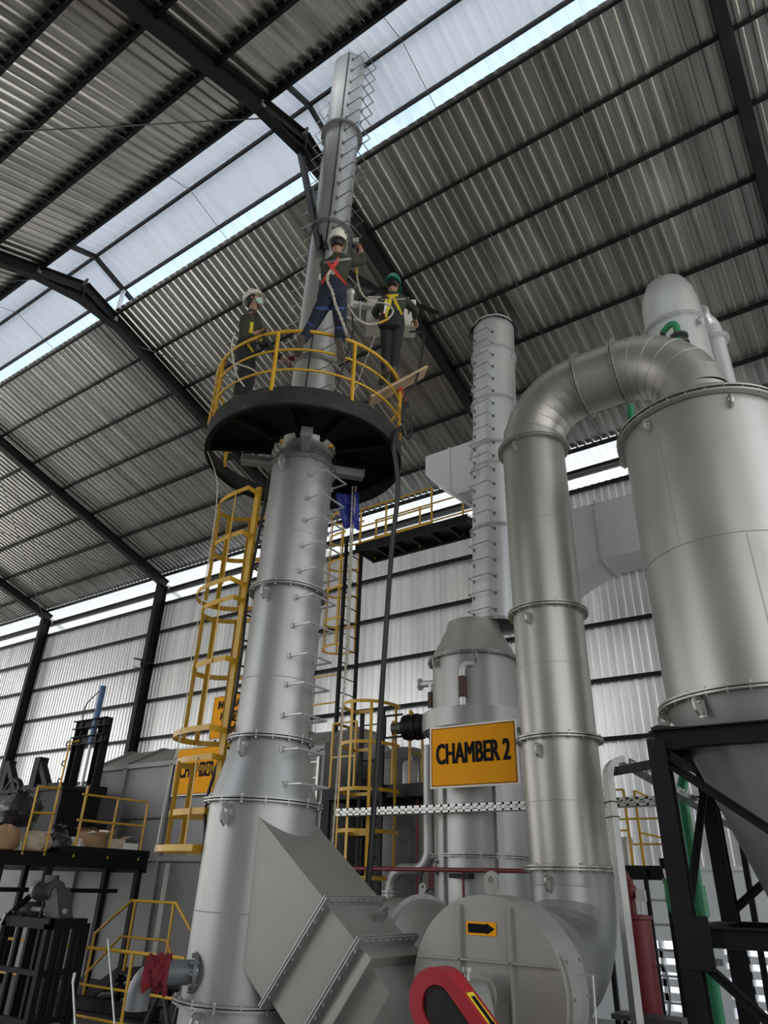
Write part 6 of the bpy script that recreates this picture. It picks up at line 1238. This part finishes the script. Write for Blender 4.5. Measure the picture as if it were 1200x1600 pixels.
MB().box(cbc + nrm_ * 0.136 + hor * 0.26, (0.02, 0.012, 0.08), bxx).build('latch', M['rubber'], cb)
MB().box(cbc + EZ * 0.27 - hor * 0.05, (0.62, 0.30, 0.02), bxx).build('rain_hood', M['cream'], cb)
for z in (-0.15, 0.15): MB().bar(cbc - nrm_ * 0.1 + EZ * z, cax(cbc.z + z) + V((0.22, 0.12, 0)), 0.05).build('bracket', M['zinc'], cb)
solo('box_cable', MB().tube(bez([cbc + hor * 0.28 - EZ * 0.26, atD(660, 520, 7.6), atD(661, 545, 7.5), atD(656, 570, 7.3), atD(648, 600, 7.0), atD(632, 620, 6.9), atD(628, 660, 6.9)], 6), 0.016, 8), M['rubber'], 'black cable hanging from the control box down past the plank', 'cable')
vb = thing('sampling_probe', 'bright metal sampling probe clamped to the stack between the middle and right workers', 'instrument', atD(550, 480, 7.2))
q = atD(548, 470, 7.3); MB().cyl(q - EZ * 0.15, q + EZ * 0.14, 0.045, n=16).build('probe_tube', M['zinc'], vb); MB().ball(q + EZ * 0.16, 0.06, 14).build('head', M['zinc'], vb); MB().bar(q, cax(q.z) + V((0.25, -0.1, 0)), 0.06).build('clamp', M['zinc'], vb)
MB().bar(q + V((0, 0, -0.05)), atD(582, 480, 7.55), 0.09, 0.05).build('arm', M['zinc'], vb); MB().cyl(q + V((0.1, 0.1, -0.35)), q + V((0.1, 0.1, 0.02)), 0.012, n=8).build('gas_line', M['zinc'], vb); MB().tube(bez([q - EZ * 0.12, atD(552, 505, 7.3), atD(549, 530, 7.25), cax(7.2) + V((0.3, 0, 0))], 5), 0.014, 6).build('sample_hose', M['rubber'], vb)
MB().bar(cax(q.z + 0.4) + V((0.1, -0.2, 0)), cax(q.z + 0.4) + V((0.2, -0.26, 0)), 0.12).build('port_cover', M['zinc'], vb)

# ropes, hoses, tarp
solo('hose', MB().tube(bez([cax(7.0) + V((1.21, 0.45, 0.06)), cax(7.0) + V((1.28, 0.30, 0.0)), cax(7) + V((1.28, 0.15, -0.3)), atD(622, 760, 7.15), atD(612, 860, 7.3), atD(602, 1000, 7.35), atD(594, 1120, 7.5), atD(586, 1240, 7.6), atD(576, 1370, 7.7), atD(568, 1460, 7.8), atD(560, 1620, 7.9)], 5), 0.030, 8), M['rubber'], 'long black hose hanging from the right edge of the round platform', 'hose')
for k in range(3): pass
cl = []
for i in range(60):
    a = i * 0.55; cl.append(cax(7.3) + V((1.28 + 0.03 * math.sin(a), 0.45 + 0.08 * math.cos(a), 0.25 * math.sin(a * 0.97) - 0.1)))
solo('coiled_cable', MB().tube(cl, 0.012, 6), M['rubber'], 'coil of black cable tied to the right railing post', 'cable')
solo('extension_lead', MB().tube(bez([cax(7) + V((-0.50, -1.15, 0.80)), cax(7) + V((-0.52, -1.17, 0.4)), cax(7) + V((-0.49, -1.19, 0.1)), cax(7) + V((-0.54, -1.17, -0.15)), cax(7) + V((-0.56, -1.15, 0.12)), cax(7) + V((-0.52, -1.16, 0.5))], 6), 0.007, 6), M['yellow'], 'thin yellow-brown lead wound down the left railing post', 'cable')
for k in range(4): z = 7.72 + 0.02 * k; 
mb = MB()
for k in range(5): mb.tube(circ(pc + V((math.cos(math.radians(22)), math.sin(math.radians(22)), 0)) * 1.24 + EZ * (0.98 + 0.022 * k), 0.034, 14), 0.010, 6, closed=True)
mb.tube(bez([pc + V((1.17, 0.48, 1.0)), pc + V((1.22, 0.50, 0.85)), pc + V((1.20, 0.52, 0.7))], 4), 0.008, 6); solo('lashing', mb, M['strap_r'], 'orange-red cord lashing the plank to the right railing post', 'cord')
solo('black_cable', MB().tube(bez([cax(16.2) + V((0.17, -0.24, 0)), cax(14.0) + V((0.17, -0.25, 0)), cax(11.5) + V((0.18, -0.25, 0)), cax(9.6) + V((0.17, -0.27, 0)), cax(8.2) + V((0.2, -0.33, 0)), cax(7.2) + V((0.15, -0.30, 0))], 6), 0.012, 6), M['rubber'], 'thin black cable clipped down the front of the upper stack', 'cable')
solo('ladder_cable', MB().tube(bez([cax(6.6) + V((-0.40, -0.18, 0)), cax(5.9) + V((-0.41, -0.2, 0)), cax(5.0) + V((-0.46, -0.2, 0)), cax(4.2) + V((-0.42, -0.2, 0)), cax(3.4) + V((-0.46, -0.2, 0)), cax(2.75) + V((-0.62, -0.2, 0)), cax(2.3) + V((-0.56, -0.2, 0)), cax(1.2) + V((-0.56, -0.2, 0)), cax(0.4) + V((-0.7, -0.2, 0))], 6), 0.018, 6), M['rubber'], 'black cable running down the left side of the tallest stack behind the caged ladder', 'cable')
tp = atD(530, 790, 8.2); mb = MB(); n_, m_ = 12, 10; a_, b_, c_, d_ = atD(524, 772, 8.2), atD(561, 770, 8.35), atD(562, 827, 8.35), atD(536, 824, 8.25); vs = []
for i in range(n_ + 1):
    for j in range(m_ + 1):
        x, y = i / n_, j / m_; p = a_.lerp(b_, x).lerp(d_.lerp(c_, x), y); vs.append(p + V((0.7, -0.7, 0)) * (0.025 * math.sin(9 * x + 3 * y) + 0.015 * math.sin(17 * x - 5 * y)))
fs = [(i * (m_ + 1) + j, i * (m_ + 1) + j + 1, (i + 1) * (m_ + 1) + j + 1, (i + 1) * (m_ + 1) + j) for i in range(n_) for j in range(m_)]
k0 = len(vs); vs += [p - V((0.7, -0.7, 0)) * 0.006 for p in vs]; fs += [tuple(k0 + q for q in reversed(f_)) for f_ in fs]
solo('blue_tarp', MB().add(vs, fs), M['blue'], 'creased dark blue tarp hanging under the back edge of the round platform', 'tarp')
twist('white_rope', [atD(551, 760, 8.25), atD(548, 830, 8.25), atD(544, 930, 8.25), atD(541, 1020, 8.25), atD(535, 1110, 8.25), atD(526, 1220, 8.25), atD(517, 1350, 8.25), atD(510, 1420, 8.25)], 0.012, M['rope'], 'white rope hanging from under the round platform past the blue tarp', 'rope', 22)
solo('white_rope', MB().tube(bez([atD(556, 760, 8.3), atD(551, 830, 8.3), atD(548, 900, 8.3), atD(545, 1000, 8.3), atD(542, 1040, 8.3)], 5), 0.012, 6), M['rope'], 'thinner white rope beside the twisted one below the blue tarp', 'rope')
solo('cage_rope', MB().tube(bez([pc + V((-0.95, -0.80, 0.1)), atD(338, 745, 6.78), atD(338, 790, 6.72), atD(333, 830, 6.7), atD(318, 925, 6.7), atD(300, 1020, 6.7), atD(286, 1130, 6.7), atD(262, 1230, 6.7), atD(243, 1330, 6.7)], 5), 0.005, 6), M['rope'], 'thin pale rope hanging along the outside of the left ladder cage', 'rope')
solo('guide_wire', MB().tube([atD(586, 525, 7.0), atD(569, 570, 6.85), atD(552, 617, 6.7)], 0.005, 5), M['rope'], 'thin pale guide wire slanting down from the control box to the platform edge', 'wire')
